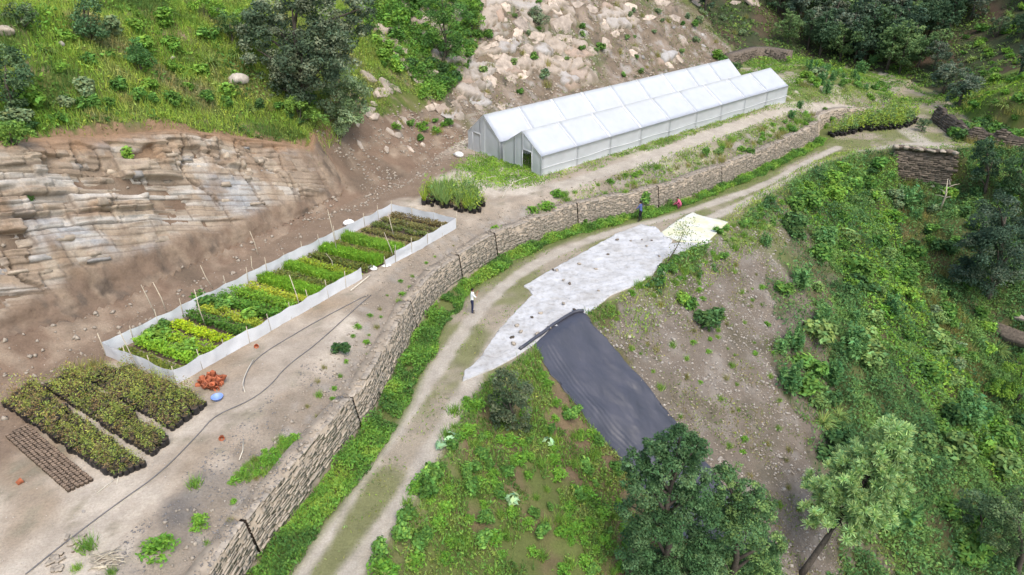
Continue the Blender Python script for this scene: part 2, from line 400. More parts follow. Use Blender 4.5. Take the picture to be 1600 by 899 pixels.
def rot_to(nv):
    nv = np.asarray(nv, float); nv /= np.linalg.norm(nv); x = np.cross((0, 1, 0) if abs(nv[1]) < .9 else (1, 0, 0), nv); x /= np.linalg.norm(x); y = np.cross(nv, x)
    return np.stack([x, y, nv], 1)

# foliage ---------------------------------------------------------------------------------------------
def unit(n, rng=R):
    v = rng.normal(0, 1, (n, 3)); return v / np.linalg.norm(v, axis=1, keepdims=True)
def leaf_quads(P, N, size, asp=.5, rng=R):
    n = len(P); N = N / (np.linalg.norm(N, axis=1, keepdims=True) + 1e-9); T = np.cross(N, unit(n, rng)); T /= np.linalg.norm(T, axis=1, keepdims=True) + 1e-9; B = np.cross(N, T)
    s = np.broadcast_to(size, (n,))[:, None] * .5
    V = np.stack([P - T * s, P + B * s * asp, P + T * s, P - B * s * asp], 1).reshape(-1, 3); return V, np.arange(4 * n).reshape(n, 4)
def blade_tris(P, h, w, lean, rng=R):
    n = len(P); th = rng.uniform(0, 6.28, n); W = np.stack([np.cos(th), np.sin(th), 0 * th], 1) * np.broadcast_to(w, (n,))[:, None] / 2
    ph = rng.uniform(0, 6.28, n); D = np.stack([np.cos(ph), np.sin(ph), 0 * ph], 1) * (lean * rng.uniform(.2, 1, n))[:, None]
    tip = P + (D + np.array([0, 0, 1.])) * np.broadcast_to(h, (n,))[:, None]
    return np.stack([P - W, P + W, tip], 1).reshape(-1, 3), np.arange(3 * n).reshape(n, 3)
GREEN = 2.0
def vary(c, n, rng=R, a=.22, hue=.1):
    c = np.asarray(c, float); k = rng.normal(1, a, (n, 1)).clip(.4, 1.8) * GREEN; h = rng.normal(0, hue, (n, 1))
    return np.clip(c * k * (1 + h * np.array([1.2, .2, -.6])), .003, .9)
def crown_data(name, lobes, size, dens, col, rng, asp=.5, col2=None, sub=9):
    """foliage of a crown: lobes (x,y,z,r); each lobe carries sprays of small leaves, with gaps between sprays"""
    mb = MB()
    for (x, y, z, r) in lobes:
        d = unit(int(sub * 2.2), rng); d = d[d[:, 2] > -.75]
        cen = np.array([x, y, z]) + d * r * rng.uniform(.55, .92, (len(d), 1)) * np.array([1, 1, .9])
        rad = r * rng.uniform(.26, .46, len(d))
        for c, q, dd in zip(cen, rad, d):
            n = max(6, int(dens * q * q / (size * size) * 13)); u = unit(n, rng); u = np.where((u[:, 2:3] < -.2) & (rng.random((n, 1)) < .5), -u, u)
            P = c + u * q * (rng.uniform(.35, 1.05, (n, 1)) ** .6) * np.array([1, 1, .8])
            N = u * .7 + unit(n, rng) * .7 + np.array([0, 0, .45])
            V, F = leaf_quads(P, N, size * rng.uniform(.7, 1.35, n), asp, rng)
            base = np.asarray(col if col2 is None or rng.random() < .68 else col2) * rng.uniform(.75, 1.3)
            mb.add(V, F, np.repeat(vary(base, n, rng, .16, .06), 4, 0))
    return mb.data(name, M_LEAF)
def bush_data(name, kind, rng):
    """a bush about 1 m across standing on the origin"""
    mb = MB()
    if kind in ('lime', 'mid', 'dark', 'grey', 'pale'):
        col = {'lime': (.10, .175, .03), 'mid': (.062, .125, .028), 'dark': (.036, .072, .025), 'grey': (.10, .135, .07), 'pale': (.10, .15, .05)}[kind]
        k = rng.integers(5, 9)
        for _ in range(k):
            a = rng.uniform(0, 6.28); rr = rng.uniform(.0, .36); c = np.array([rr * math.cos(a), rr * math.sin(a), rng.uniform(.2, .62)]); q = rng.uniform(.18, .3); n = 90
            u = unit(n, rng); P = c + u * q * rng.uniform(.4, 1.05, (n, 1)); P[:, 2] = np.abs(P[:, 2])
            V, F = leaf_quads(P, u * .6 + unit(n, rng) * .6 + np.array([0, 0, .5]), rng.uniform(.12, .24, n), .55, rng)
            mb.add(V, F, np.repeat(vary(np.array(col) * rng.uniform(.75, 1.3), n, rng), 4, 0))
    elif kind == 'fern':
        n = 150; th = rng.uniform(0, 6.28, n); el = rng.uniform(.3, 1.3, n); l = rng.uniform(.5, 1.0, n)
        for t, e, q in zip(th, el, l):
            p = np.array([0, 0, .02]) + np.array([math.cos(t), math.sin(t), 0]) * .06; V = []
            for w in (0, .5, 1):
                o = np.array([math.cos(t), math.sin(t), 0]) * q * w * math.cos(e) + np.array([0, 0, q * (w * math.sin(e) - .45 * w * w * (.6 + math.cos(e)))]); s = np.array([-math.sin(t), math.cos(t), 0]) * .022 * (1.1 - w)
                V += [p + o - s, p + o + s]
            mb.add(V, np.array([(0, 1, 3, 2), (2, 3, 5, 4)]), vary((.14, .19, .06), 1, rng)[0])
    elif kind == 'upright':
        for _ in range(13):
            a = rng.uniform(0, 6.28); rr = rng.uniform(0, .3); b = np.array([rr * math.cos(a), rr * math.sin(a), 0]); top = b * 1.5 + np.array([0, 0, rng.uniform(.7, 1.25)])
            n = 44; w = rng.uniform(.15, 1, n)[:, None]; u = unit(n, rng) * np.array([1, 1, .4]); P = b + (top - b) * w + u * .13 * (1.25 - w)
            V, F = leaf_quads(P, unit(n, rng) + np.array([0, 0, .8]), rng.uniform(.12, .24, n), .38, rng)
            mb.add(V, F, np.repeat(vary((.07, .14, .05), n, rng), 4, 0))
    elif kind == 'weed':
        for _ in range(60):
            a = rng.uniform(0, 6.28); rr = rng.uniform(0, .5); p = np.array([[rr * math.cos(a), rr * math.sin(a), rng.uniform(.08, .5) * (1 - rr)]])
            n = 8; P = p + rng.normal(0, .06, (n, 3)); P[:, 2] = np.abs(P[:, 2])
            V, F = leaf_quads(P, unit(n, rng) * .7 + np.array([0, 0, 1.]), rng.uniform(.1, .2, n), .45, rng); mb.add(V, F, np.repeat(vary((.085, .17, .025), n, rng), 4, 0))
    elif kind == 'broad':
        for _ in range(16):
            t = rng.uniform(0, 6.28); p = np.array([[math.cos(t) * .25, math.sin(t) * .25, rng.uniform(.2, .6)]])
            V, F = leaf_quads(p, np.array([[math.cos(t) * .6, math.sin(t) * .6, 1.]]), .5, .45, rng); mb.add(V, F, vary((.17, .26, .15), 1, rng)[0])
    elif kind == 'dry':
        for _ in range(90):
            t = rng.uniform(0, 6.28); rr = rng.uniform(0, .4)
            V, F = blade_tris(np.array([[rr * math.cos(t), rr * math.sin(t), 0]]), rng.uniform(.4, .9), .035, .6, rng); mb.add(V, F, vary((.15, .145, .05), 1, rng)[0])
    elif kind == 'tuft':
        n = 130; rr = rng.uniform(0, .4, n); t = rng.uniform(0, 6.28, n); V, F = blade_tris(np.stack([rr * np.cos(t), rr * np.sin(t), 0 * t], 1), rng.uniform(.3, .75, n), .04, .7, rng)
        mb.add(V, F, np.repeat(vary((.11, .185, .035), n, rng), 3, 0))
    return mb.data(name, M_LEAF)
BUSH = {}
def bush(kind, X, Y, size, label, group=None, cat="bush", name=None, hs=1.0, dz=0.0):
    if kind not in BUSH: BUSH[kind] = [bush_data(kind + "_foliage", kind, np.random.default_rng(100 + 7 * i + len(kind) * 31)) for i in range(4)]
    o = link(name or {"fern": "grass_tussock", "lime": "bright_bush", "dark": "dense_bush", "grey": "grey_bush", "pale": "pale_bush", "weed": "weed_plant", "broad": "broadleaf_plant", "upright": "leafy_plant", "dry": "dry_grass_clump", "tuft": "grass_tuft"}.get(kind, "bush"),
             PY.choice(BUSH[kind]), None, (X, Y, float(Hs(X, Y)) - .05 * size + dz), PY.uniform(0, 6.28), (size, size, size * hs))
    return tag(o, label, cat, group)

# ------------------------------------------------------------------ the ground, coloured by what it is made of
def mixc(a, b, w): return a + (np.asarray(b) - a) * np.clip(w, 0, 1)[..., None]
RUT_L = Line(resample(chaikin([gzf(a, b)[:2] for a, b in [(380, 1020), (462, 899), (548, 765), (630, 655), (694, 560), (752, 478), (812, 425), (885, 388), (960, 362), (1060, 335), (1130, 312), (1195, 290), (1262, 254), (1310, 230)]]), .8))
RUT_R = Line(resample(chaikin([gzf(a, b)[:2] for a, b in [(450, 1020), (548, 899), (640, 765), (702, 655), (748, 575), (800, 500), (905, 425), (1000, 385), (1080, 352), (1140, 328), (1205, 296), (1285, 255), (1360, 232), (1450, 222), (1500, 232)]]), .8))
TRACK2 = Line(resample(chaikin([gz(a, b, 2.4)[:2] for a, b in [(690, 360), (780, 318), (880, 290), (1000, 255), (1100, 222), (1190, 190), (1260, 165), (1340, 158), (1400, 165), (1450, 195), (1500, 226)]]), .8))
Z_SPOIL = zpoly([(905, 490), (930, 497), (985, 455), (1040, 425), (1130, 372), (1185, 335), (1225, 340), (1232, 400), (1222, 470), (1215, 560), (1235, 640), (1265, 720), (1290, 800), (1330, 899), (1350, 960), (1180, 960), (1200, 850), (1115, 735), (1058, 660), (985, 575)])
Z_LGREEN = zpoly([(500, 990), (562, 899), (655, 750), (722, 605), (800, 572), (838, 545), (880, 610), (970, 720), (1060, 835), (1190, 960)])
Z_LIME = zpoly([(1235, 300), (1320, 262), (1400, 250), (1425, 290), (1400, 330), (1420, 420), (1480, 540), (1560, 660), (1620, 740), (1560, 760), (1450, 640), (1380, 560), (1330, 450), (1280, 380)])
Z_OLIVE = zpoly([(1390, 260), (1440, 270), (1480, 400), (1520, 540), (1560, 640), (1500, 590), (1430, 440), (1400, 340)])
xy = (XX, YY)
Z_MIX = zpoly([(1130, 372), (1200, 318), (1262, 330), (1290, 400), (1300, 480), (1290, 560), (1290, 640), (1310, 720), (1340, 800), (1380, 899), (1250, 899), (1200, 640), (1150, 430)])
def inmix(x, y):
    w1, w2 = fbm(x / 1.6, y / 1.6, seed=151, o=4) - .5, fbm(x / 1.6, y / 1.6, seed=155, o=4) - .5
    return inpoly(Z_MIX, x + w1 * 6, y + w2 * 6)
def inspoil(x, y):
    w1, w2 = fbm(x / 2.2, y / 2.2, seed=141, o=4) - .5, fbm(x / 2.2, y / 2.2, seed=145, o=4) - .5
    return inpoly(Z_SPOIL, x + w1 * 5.5, y + w2 * 5.5)
nA = fbm(XX / 3.1, YY / 3.1, seed=21, o=5); nB = fbm(XX / .8, YY / .8, seed=22, o=4); nC = fbm(XX / 9, YY / 9, seed=23, o=3)
soil = np.zeros(XX.shape + (3,))
# terrace: pale beaten soil
COL = soil + np.array([.36, .305, .24]); COL = mixc(COL, (.30, .235, .165), (nA - .42) * 4); COL = mixc(COL, (.49, .43, .35), (fbm(XX / 4, YY / 6, seed=25, o=5) - .44) * 5); COL = mixc(COL, (.24, .21, .15), (nB - .62) * 5)
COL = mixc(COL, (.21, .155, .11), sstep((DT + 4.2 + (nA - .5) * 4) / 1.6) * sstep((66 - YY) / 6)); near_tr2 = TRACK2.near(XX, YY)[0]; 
gzone = sstep((SW - 62) / 14)          # farther along the terrace grass takes over
COL = mixc(COL, (.15, .17, .06), gzone * sstep((np.abs(near_tr2) - .9) / .8) * (.35 + 1.0 * (nA > .47)))
rub = sstep((3.0 + 1.2 * (nA - .5) * 4 - DW) / 1.4) * (DW > 0)
COL = mixc(COL, (.235, .195, .15), rub * .85); COL = mixc(COL, (.30, .27, .23), rub * (nB - .5) * 4); COL = mixc(COL, (.12, .115, .11), rub * (nA - .52) * 5 * sstep((30 - SW) / 12))
# the track
road = (DW <= 0) & (DE <= 1.0)
rl, rr_ = np.abs(RUT_L.near(XX, YY)[0]), np.abs(RUT_R.near(XX, YY)[0])
RC = soil + np.array([.30, .255, .19]); RC = mixc(RC, (.22, .195, .125), (nA - .45) * 4)
rut = np.maximum(sstep((.66 - rl + .3 * (nB - .5)) / .34), sstep((.66 - rr_ + .3 * (nB - .5)) / .38)); RC = mixc(RC, (.41, .365, .30), rut * (.75 + .5 * (nB - .3)))
farw = sstep((YY - 52) / 10); mid = (1 - rut) * sstep((nA - .36) * 5)
RC = mixc(RC, (.16, .17, .065), mid * (.75 + .1 * farw))
RC = mixc(RC, (.13, .15, .05), sstep((1.9 + DW) / .6)); RC = mixc(RC, (.14, .15, .055), sstep((DE + .45) / .5) * .8)
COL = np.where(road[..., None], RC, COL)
# slopes below the track
SC = soil + np.array([.085, .095, .035]); SC = mixc(SC, (.12, .095, .055), (nA - .5) * 4)
sp = inspoil(*xy); lg = inpoly(Z_LGREEN, *xy)
SPc = soil + np.array([.165, .138, .11]); SPc = mixc(SPc, (.225, .20, .17), (nB - .5) * 4); SPc = mixc(SPc, (.115, .10, .07), (nA - .48) * 4); SPc = mixc(SPc, (.13, .15, .05), (nC - .56) * 5)
LGc = soil + np.array([.165, .12, .072]); LGc = mixc(LGc, (.11, .13, .04), (nA - .40) * 6)
SPm = mixc(SPc, SC, .3 + (nB - .5) * 3); SC = np.where(inmix(*xy)[..., None], SPm, SC)
SC = np.where(sp[..., None], SPc, np.where(lg[..., None], LGc, SC))
rutb = rut * (DE < .2) * (.75 + .5 * (nB - .3)); COL = mixc(COL, (.41, .365, .30), rutb * ~on_hill * (DW > 0)); COL = mixc(COL, (.40, .355, .29), sstep((1.25 - np.abs(near_tr2)) / .7) * (SW > 60) * ~on_hill * .85)
wv = (noise(XX / 1.3, YY / 1.3, seed=5) - .5) * 1.2
COL = np.where(((DE + wv * .5) > .35)[..., None], SC, COL)
# hills
HC = soil + np.array([.09, .12, .028]); HC = mixc(HC, (.14, .145, .045), (nA - .5) * 4); HC = mixc(HC, (.20, .155, .10), (nB - .63) * 6)
TAL = soil + np.array([.19, .132, .092]); TAL = mixc(TAL, (.30, .235, .17), (nB - .45) * 3); TAL = mixc(TAL, (.14, .105, .075), (nA - .5) * 4)
cz = (ST > CL0 - 30) & (ST < CL1 + 10)
dj = DT + (nA - .5) * 1.6
HC = np.where((cz & (dj < LV2 + .3))[..., None], mixc(TAL, (.25, .165, .10), sstep((dj - LV2 + .9) / .6)), HC)
HC = np.where(((ST >= CL1 + 10) & (ST < RF0) & (dj < LV1 + .6))[..., None], TAL, HC)
RFc = soil + np.array([.18, .14, .10]); RFc = mixc(RFc, (.27, .215, .165), (nA - .55) * 5); RFc = mixc(RFc, (.115, .13, .055), (nC - .46) * 5 * (nB > .42)); RFc = mixc(RFc, (.30, .27, .235), (nB - .58) * 6); RFc = mixc(RFc, (.10, .085, .065), (.36 - nB) * 7)
rfm = sstep((ST - RF0 + 2 + (nA - .5) * 8) / 4) * sstep((RF1 + 11 - ST + (nA - .5) * 12) / 6)
HC = mixc(HC, RFc, rfm)
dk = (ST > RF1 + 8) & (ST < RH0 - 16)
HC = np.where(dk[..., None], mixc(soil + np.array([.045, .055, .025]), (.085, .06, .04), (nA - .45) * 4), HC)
HC = np.where((ST >= RH0 - 16)[..., None], mixc(soil + np.array([.10, .15, .03]), (.17, .15, .06), (nA - .55) * 5), HC)
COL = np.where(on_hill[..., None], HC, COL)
# cliff and far rock are sunk under their own meshes
CLM = cz & on_hill & (DT > LV1 * .8) & (DT < LV2 + .2) & (ST < CL1)
HF0 = HF.copy(); HF = HF - .55 * CLM
HC0 = HF
# facets of the ground: the same sheet split into ground, terrace and track
ny, nx = XX.shape
VID = np.arange(ny * nx).reshape(ny, nx)
Q = np.stack([VID[:-1, :-1], VID[:-1, 1:], VID[1:, 1:], VID[1:, :-1]], -1).reshape(-1, 4)
def cellm(M): return (M[:-1, :-1].astype(int) + M[:-1, 1:] + M[1:, 1:] + M[1:, :-1] >= 2).ravel()
h_m = cellm(on_hill); s_m = cellm(DE >= .6) & ~h_m; t_m = cellm(DW >= .6) & ~h_m & ~s_m; r_m = ~(h_m | s_m | t_m)
VA = np.stack([XX, YY, HF], -1).reshape(-1, 3); CA = COL.reshape(-1, 3)
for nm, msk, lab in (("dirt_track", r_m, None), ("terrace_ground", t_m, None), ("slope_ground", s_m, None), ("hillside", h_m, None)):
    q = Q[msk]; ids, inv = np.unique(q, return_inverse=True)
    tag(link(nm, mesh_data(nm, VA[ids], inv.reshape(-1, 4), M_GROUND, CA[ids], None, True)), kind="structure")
HNX = np.gradient(HF0, axis=1) / np.gradient(XX, axis=1); HNY = np.gradient(HF0, axis=0) / np.gradient(YY, axis=0)
def Hn(X, Y):
    n = np.stack([-bil(HNX, X, Y), -bil(HNY, X, Y), np.ones_like(np.asarray(X, float))], -1); return n / np.linalg.norm(n, axis=-1, keepdims=True)
def scatter(n, X0, X1, Y0, Y1, fn, rng=R):
    """n random spots of a rectangle kept with probability fn(x, y)"""
    x = rng.uniform(X0, X1, n); y = rng.uniform(Y0, Y1, n); k = rng.random(n) < fn(x, y); return x[k], y[k]
def inview(x, y, z=None, m=40):
    z = Hs(x, y) if z is None else z; a, b = proj(x, y, z); return (a > -m) & (a < 1600 + m) & (b > -m) & (b < 899 + m)
# ------------------------------------------------------------------ the cut rock face on the left
def cliff():
    ss = np.arange(TOE.near(np.array([-29.]), np.array([8.]))[1][0], CL1 + 1.0, .085); p = prof(ss); zb0 = np.interp(ss, TOE.s0, toe_z)
    zlo, zm, zhi = zb0 + p[:, 1, 1] * .55, zb0 + p[:, 1, 1], zb0 + p[:, 2, 1] + .12; dl, dm, dh = p[:, 1, 0] * .55, p[:, 1, 0], p[:, 2, 0]
    bb = np.arange((zlo + .33 * ss).min(), (zhi + .33 * ss).max() + 1.4, .058); S, b = np.meshgrid(ss, bb, indexing='ij')   # rows of the mesh follow the beds of the rock
    wp = fbm(S / 9, b / 4, seed=41) * 1.1; raw = b - .33 * S - wp; Z = np.clip(raw, zlo[:, None], zhi[:, None]); W = (Z - zlo[:, None]) / (zhi - zlo)[:, None]
    live = (raw > zlo[:, None] - .12) & (raw < zhi[:, None] + .12)
    D = np.where(Z < zm[:, None], dl[:, None] + (dm - dl)[:, None] * (Z - zlo[:, None]) / (zm - zlo)[:, None], dm[:, None] + (dh - dm)[:, None] * (Z - zm[:, None]) / (zhi - zm)[:, None])
    q = TOE.at(S); n = TOE.nrm(S, 3.0); X, Y = q[..., 0] + n[..., 0] * D, q[..., 1] + n[..., 1] * D; P = np.stack([X, Y, Z], -1)
    th = np.arctan2(zhi - zm, dh - dm)[:, None]; N = np.stack([-n[..., 0] * np.sin(th), -n[..., 1] * np.sin(th), np.cos(th) + 0 * S], -1)
    def courses(h, l, sd):                                       # jointed beds: irregular heights, joints broken from bed to bed
        q = b / h + .7 * noise(b / h * .43, b * 0, seed=sd); k = np.floor(q); r = _h(k, k * 0, k * 0, sd); m = S / (l * (.5 + 1.2 * r)) + r * 17; j = np.floor(m); return _h(k, j, k * 0, sd + 1), q - k, m - j, _h(k, j, k * 0, sd + 2)
    A, fb, fa, A2 = courses(.95, 2.3, 5); B, gb, ga, B2 = courses(.34, .95, 15); Cc, hb_, ha_, C2 = courses(.14, .7, 25)
    big = fbm(S / 5, b / 4, seed=44) - .5; mod = .30 + 1.2 * sstep((fbm(S / 4, Z / 2.5, seed=61) - .34) / .3); frac = np.abs(fbm(S / 2.4, Z / 5, seed=62, o=3) - .5) < .014
    disp = (-.3 + A * .55 + (B - .4) * .30 + (Cc - .5) * .10 - .16 * ((fb < .05) | (fa < .03)) - .10 * ((gb < .09) | (ga < .05)) - (A2 < .10) * .4) * mod + big * 1.0 + (fbm(X / .7, Y / .7, Z / .5, seed=46) - .5) * .16 - .22 * frac
    hb, hf, hk = B, Cc, A
    rocky = sstep((W - .06 - .16 * fbm(S / 4, S * 0, seed=51)) / .12) * sstep((1.02 - W) / .14) * sstep((CL1 - S) / 6)
    soft = (fbm(S / 1.2, Z / 1.2, seed=47) - .5) * .5
    dd = rocky * disp + (1 - rocky) * soft; edge = np.minimum(sstep(W / .06), sstep((1 - W) / .05)); edge = np.minimum(edge, sstep((CL1 + 1 - S) / 2))
    P = P + N * (dd * edge - .25 * (1 - edge))[..., None]
    c = np.zeros(P.shape) + np.array([.365, .30, .225]); c = mixc(c, (.29, .215, .15), (A2 - .45) * 2); c = mixc(c, (.345, .345, .34), (fbm(S / 3.5, b / 1.8, seed=52) - .52) * 6); c = mixc(c, (.46, .43, .38), (B2 - .74) * 3); c = mixc(c, (.23, .18, .135), (C2 - .7) * 2.4)
    c = mixc(c, (.50, .47, .42), (fbm(S / 5, b / .5, seed=53) - .62) * 7); c = mixc(c, (.24, .175, .12), (fbm(S / 1.6, Z / 3.0, seed=63) - .52) * 5); c = mixc(c, (.36, .25, .16), (fbm(S / 2.2, Z / 1.5, seed=54) - .62) * 4); c = mixc(c, (.13, .10, .075), ((gb < .09) | (fa < .03) | frac) * .55)
    t = np.zeros(P.shape) + np.array([.18, .128, .09]); t = mixc(t, (.25, .19, .135), (fbm(X / .9, Y / .9, seed=55) - .45) * 4); t = mixc(t, (.13, .10, .075), (fbm(X / .5, Y / .5, seed=56) - .55) * 5)
    c = mixc(t, c, rocky * (.85 + .5 * (fbm(S / 3, Z / 3, seed=57) - .35)))
    topc = sstep((W - .89 + .12 * (fbm(S / 3, S * 0, seed=58) - .5) * 2) / .1); c = mixc(c, (.27, .17, .10), topc * .8)
    c = mixc(c, (.25, .20, .11), (fbm(S / 2.5, Z / 1.2, seed=59) - .38) * 4 * sstep((W - .52 + (fbm(S / 3, Z, seed=60) - .5) * .4) / .2) * sstep((116 - S) / 8))
    CF = grid_faces(*S.shape); CF = CF[live.ravel()[CF].any(1)]
    o = link("rock_cliff", mesh_data("rock_cliff", P.reshape(-1, 3), CF, M_ROCK, c.reshape(-1, 3))); tag(o, kind="structure")
    # single blocks standing proud of the beds
    rng = np.random.default_rng(5); prot = []
    for k in range(9):
        V, F = block(rng, 1, 1, 1, .1); prot.append(mesh_data("bedded_block", V, F, M_BED if k % 3 else M_BED2))
    k = 0; G = S.shape
    while k < 70:
        i, j = rng.integers(5, G[0] - 60), rng.integers(2, G[1] - 2)
        if rocky[i, j] < .7 or not live[i, j] or W[i, j] > .88: continue
        pt, nn = P[i, j], N[i, j]; e = P[min(i + 5, G[0] - 1), j] - P[i - 5, j]; e[2] -= .33 * np.linalg.norm(e[:2]) - 0; e = np.array([-nn[1], nn[0], 0]); e /= np.linalg.norm(e); e = e if e[1] > 0 else -e; e = e + np.array([0, 0, -.33]); e = e - nn * (e @ nn); e /= np.linalg.norm(e); up = np.cross(nn, e); sg = 1 if up[2] > 0 else -1; up, e = up * sg, e * sg
        l, h, t = rng.uniform(.4, 1.3), rng.uniform(.18, .5), rng.uniform(.5, .7)
        b_ = link("rock_block", prot[rng.integers(9)], o); M = np.eye(4); M[:3, 0], M[:3, 1], M[:3, 2] = e * l, up * h, nn * t; M[:3, 3] = pt - nn * (t * .5 - rng.uniform(-.02, .09))
        b_.matrix_world = Matrix(M.tolist()); k += 1
    return P, N, S, W
CLP, CLN, CLS, CLW = cliff()

# slabs of pink sandstone on the far face and the spur
SLABS = [(798, 113, 25, 21), (767, 126, 15, 10), (772, 79, 23, 10), (823, 79, 16, 7), (826, 92, 13, 6), (853, 98, 17, 9), (882, 98, 18, 7), (817, 40, 22, 8), (838, 57, 21, 8), (878, 44, 25, 11), (880, 61, 25, 6),
         (773, 16, 13, 12), (790, 9, 9, 8), (786, 31, 11, 4), (812, 6, 10, 6), (866, 12, 13, 9), (870, 2, 11, 5), (778, 60, 9, 5), (944, 36, 9, 6), (946, 66, 12, 6.5), (962, 55, 9, 5), (889, 29, 9, 6), (886, 78, 11, 5), (912, 52, 9, 6),
         (1012, 29, 16, 4), (1056, 29, 14, 4), (1035, 5, 22, 3), (1090, 4, 26, 3), (1180, 3, 24, 4), (1150, 5, 14, 3), (990, 84, 8, 5), (1062, 93, 8, 5), (1045, 102, 9, 5), (748, 166, 14, 5), (785, 168, 9, 4), (762, 150, 8, 4), (737, 142, 8, 5),
         (745, 136, 7, 5), (763, 109, 7, 5), (758, 22, 9, 4), (851, 113, 8, 5), (866, 108, 7, 4), (925, 15, 11, 5), (985, 12, 14, 5), (902, 8, 12, 5), (840, 70, 12, 4), (860, 76, 10, 4), (798, 66, 8, 4), (812, 60, 7, 4)]
def bedrock():
    ss = np.arange(RF0 - 1, RF1 - 2, .17); ds = np.arange(.6, 19, .17); S, D = np.meshgrid(ss, ds, indexing='ij'); q = TOE.at(S); n = TOE.nrm(S, 3.0); X, Y = q[..., 0] + n[..., 0] * D, q[..., 1] + n[..., 1] * D
    Z = Hs(X, Y); P = np.stack([X, Y, Z], -1); N = np.cross(np.gradient(P, axis=0), np.gradient(P, axis=1)); N /= np.linalg.norm(N, axis=-1, keepdims=True); N = np.where(N[..., 2:] < 0, -N, N)
    wu, wv_ = (fbm(S / 2, D / 2, seed=161) - .5) * .9, (fbm(S / 2, D / 2, seed=162) - .5) * .9; a, b = S / 3.4 + wu * .5 + D * .1, D / 1.25 + wv_
    ia, ib = np.floor(a), np.floor(b); F1 = np.full(S.shape, 9.); F2 = F1.copy(); I1 = np.zeros(S.shape); tx = np.zeros(S.shape); ty = np.zeros(S.shape)
    for da in (-1, 0, 1):
        for db in (-1, 0, 1):
            ca, cb = ia + da, ib + db; pa, pb = ca + .15 + .7 * _h(ca, cb, ca * 0, 71), cb + .15 + .7 * _h(ca, cb, ca * 0, 72); d = np.hypot((a - pa) * 1.2, b - pb); m = d < F1
            F2 = np.where(m, F1, np.minimum(F2, d)); I1 = np.where(m, _h(ca, cb, ca * 0, 73), I1); tx = np.where(m, a - pa, tx); ty = np.where(m, b - pb, ty); F1 = np.where(m, d, F1)
    cr = sstep((F2 - F1) / .09); reg = sstep((fbm(S / 4.5, D / 3, seed=165) - .40) / .10 + .62 * sstep((RF0 + 13 - S) / 8) - .62 * sstep((S - RF0 - 14) / 6)) * sstep((D - 1.2) / 1.5)
    on = reg * (I1 > .16)
    disp = on * (.08 + I1 * .34 + tx * (I1 - .5) * .55 - ty * .30) * cr - .22 * (1 - on * cr) + (fbm(X / .5, Y / .5, Z / .5, seed=166) - .5) * .12
    P = P + N * disp[..., None]; c = np.zeros(P.shape) + np.array([.37, .31, .25]); c = mixc(c, (.34, .25, .19), (I1 * 7.3 % 1 - .55) * 2); c = mixc(c, (.38, .365, .345), (I1 * 3.7 % 1 - .6) * 2.5); c = mixc(c, (.23, .19, .145), (fbm(S / 1.0, D / .6, seed=167) - .55) * 5)
    c = mixc(np.zeros(P.shape) + np.array([.145, .125, .075]), c, cr * on); tag(link("bedrock_face", mesh_data("bedrock_face", P.reshape(-1, 3), grid_faces(*S.shape), M_ROCK, c.reshape(-1, 3))), kind="structure")
bedrock()
face = tag(link("rock_face", None), kind="structure")
rng_s = np.random.default_rng(12)
SLABM, BLKM = [], []
for k in range(8):
    V, F = slab(rng_s, int(rng_s.integers(5, 8)), rng_s.uniform(.92, .97)); SLABM.append(mesh_data("sandstone_slab", V, F, M_SLAB)); BLKM.append(mesh_data("grey_slab", V, F, M_BED2))
def put_slab(name, px, py, wx, wy, mesh, parent=None, th=.28, mat=None, sink=.15, nrm=None):
    p = hit(px, py); t = depth(p); n = np.array(Hn(p[0], p[1])) if nrm is None else np.array(nrm); n[2] *= .8; n /= np.linalg.norm(n)
    x = np.cross((0, 0, 1.), n) if n[2] < .97 else np.array([1., 0, 0]); x /= np.linalg.norm(x); x = x if x[0] > 0 else -x; y = np.cross(n, x)
    vd = np.array([p[0], p[1], p[2] - CAMH]); vd /= np.linalg.norm(vd); fs = max(.35, abs(vd @ n))
    a, b = wx * t / FPX, wy * t / FPX / fs; h = th * min(a, b) + .12
    o = link(name, mesh, parent); M = np.eye(4); M[:3, 0], M[:3, 1], M[:3, 2] = x * a, y * b, n * h; M[:3, 3] = p + n * (h * .5 - sink * h); o.matrix_world = Matrix(M.tolist()); return o
for (a, b, w, h) in SLABS: put_slab("rock_slab", a, b, w * 1.12, h * 1.12, PY.choice(SLABM), face, .10, None, .55)
for _ in range(14):
    a, b = PY.uniform(740, 1120), PY.uniform(2, 150)
    if b > 205 - (a - 740) * .28 - 30: continue
    w = PY.uniform(3, 9) * (1.2 if a < 900 else .8); put_slab("rock_slab", a, b, w, w * PY.uniform(.3, .5), PY.choice(SLABM if a < 930 else BLKM), face, .3, None, .5)
for _ in range(4):
    a, b = PY.uniform(742, 905), PY.uniform(2, 135); w = PY.uniform(7, 15); put_slab("rock_slab", a, b, w, w * PY.uniform(.35, .6), PY.choice(SLABM), face, .16, None, .62)
spur = tag(link("spur_rock", None), kind="structure")
for (a, b, w, h) in [(575, 121, 14, 8), (602, 134, 20, 7), (596, 146, 22, 5), (618, 139, 10, 6), (583, 163, 8, 4), (578, 176, 17, 6), (585, 184, 15, 4), (632, 190, 9, 5), (625, 197, 8, 4), (610, 207, 8, 6), (622, 212, 14, 4), (604, 234, 5, 5), (558, 196, 5, 5), (562, 227, 5, 9), (640, 233, 6, 4), (660, 227, 5, 3), (695, 192, 6, 3), (710, 180, 7, 4), (676, 168, 14, 6)]:
    put_slab("rock_slab", a, b, w, h, PY.choice(SLABM), spur, .3, None, .45)
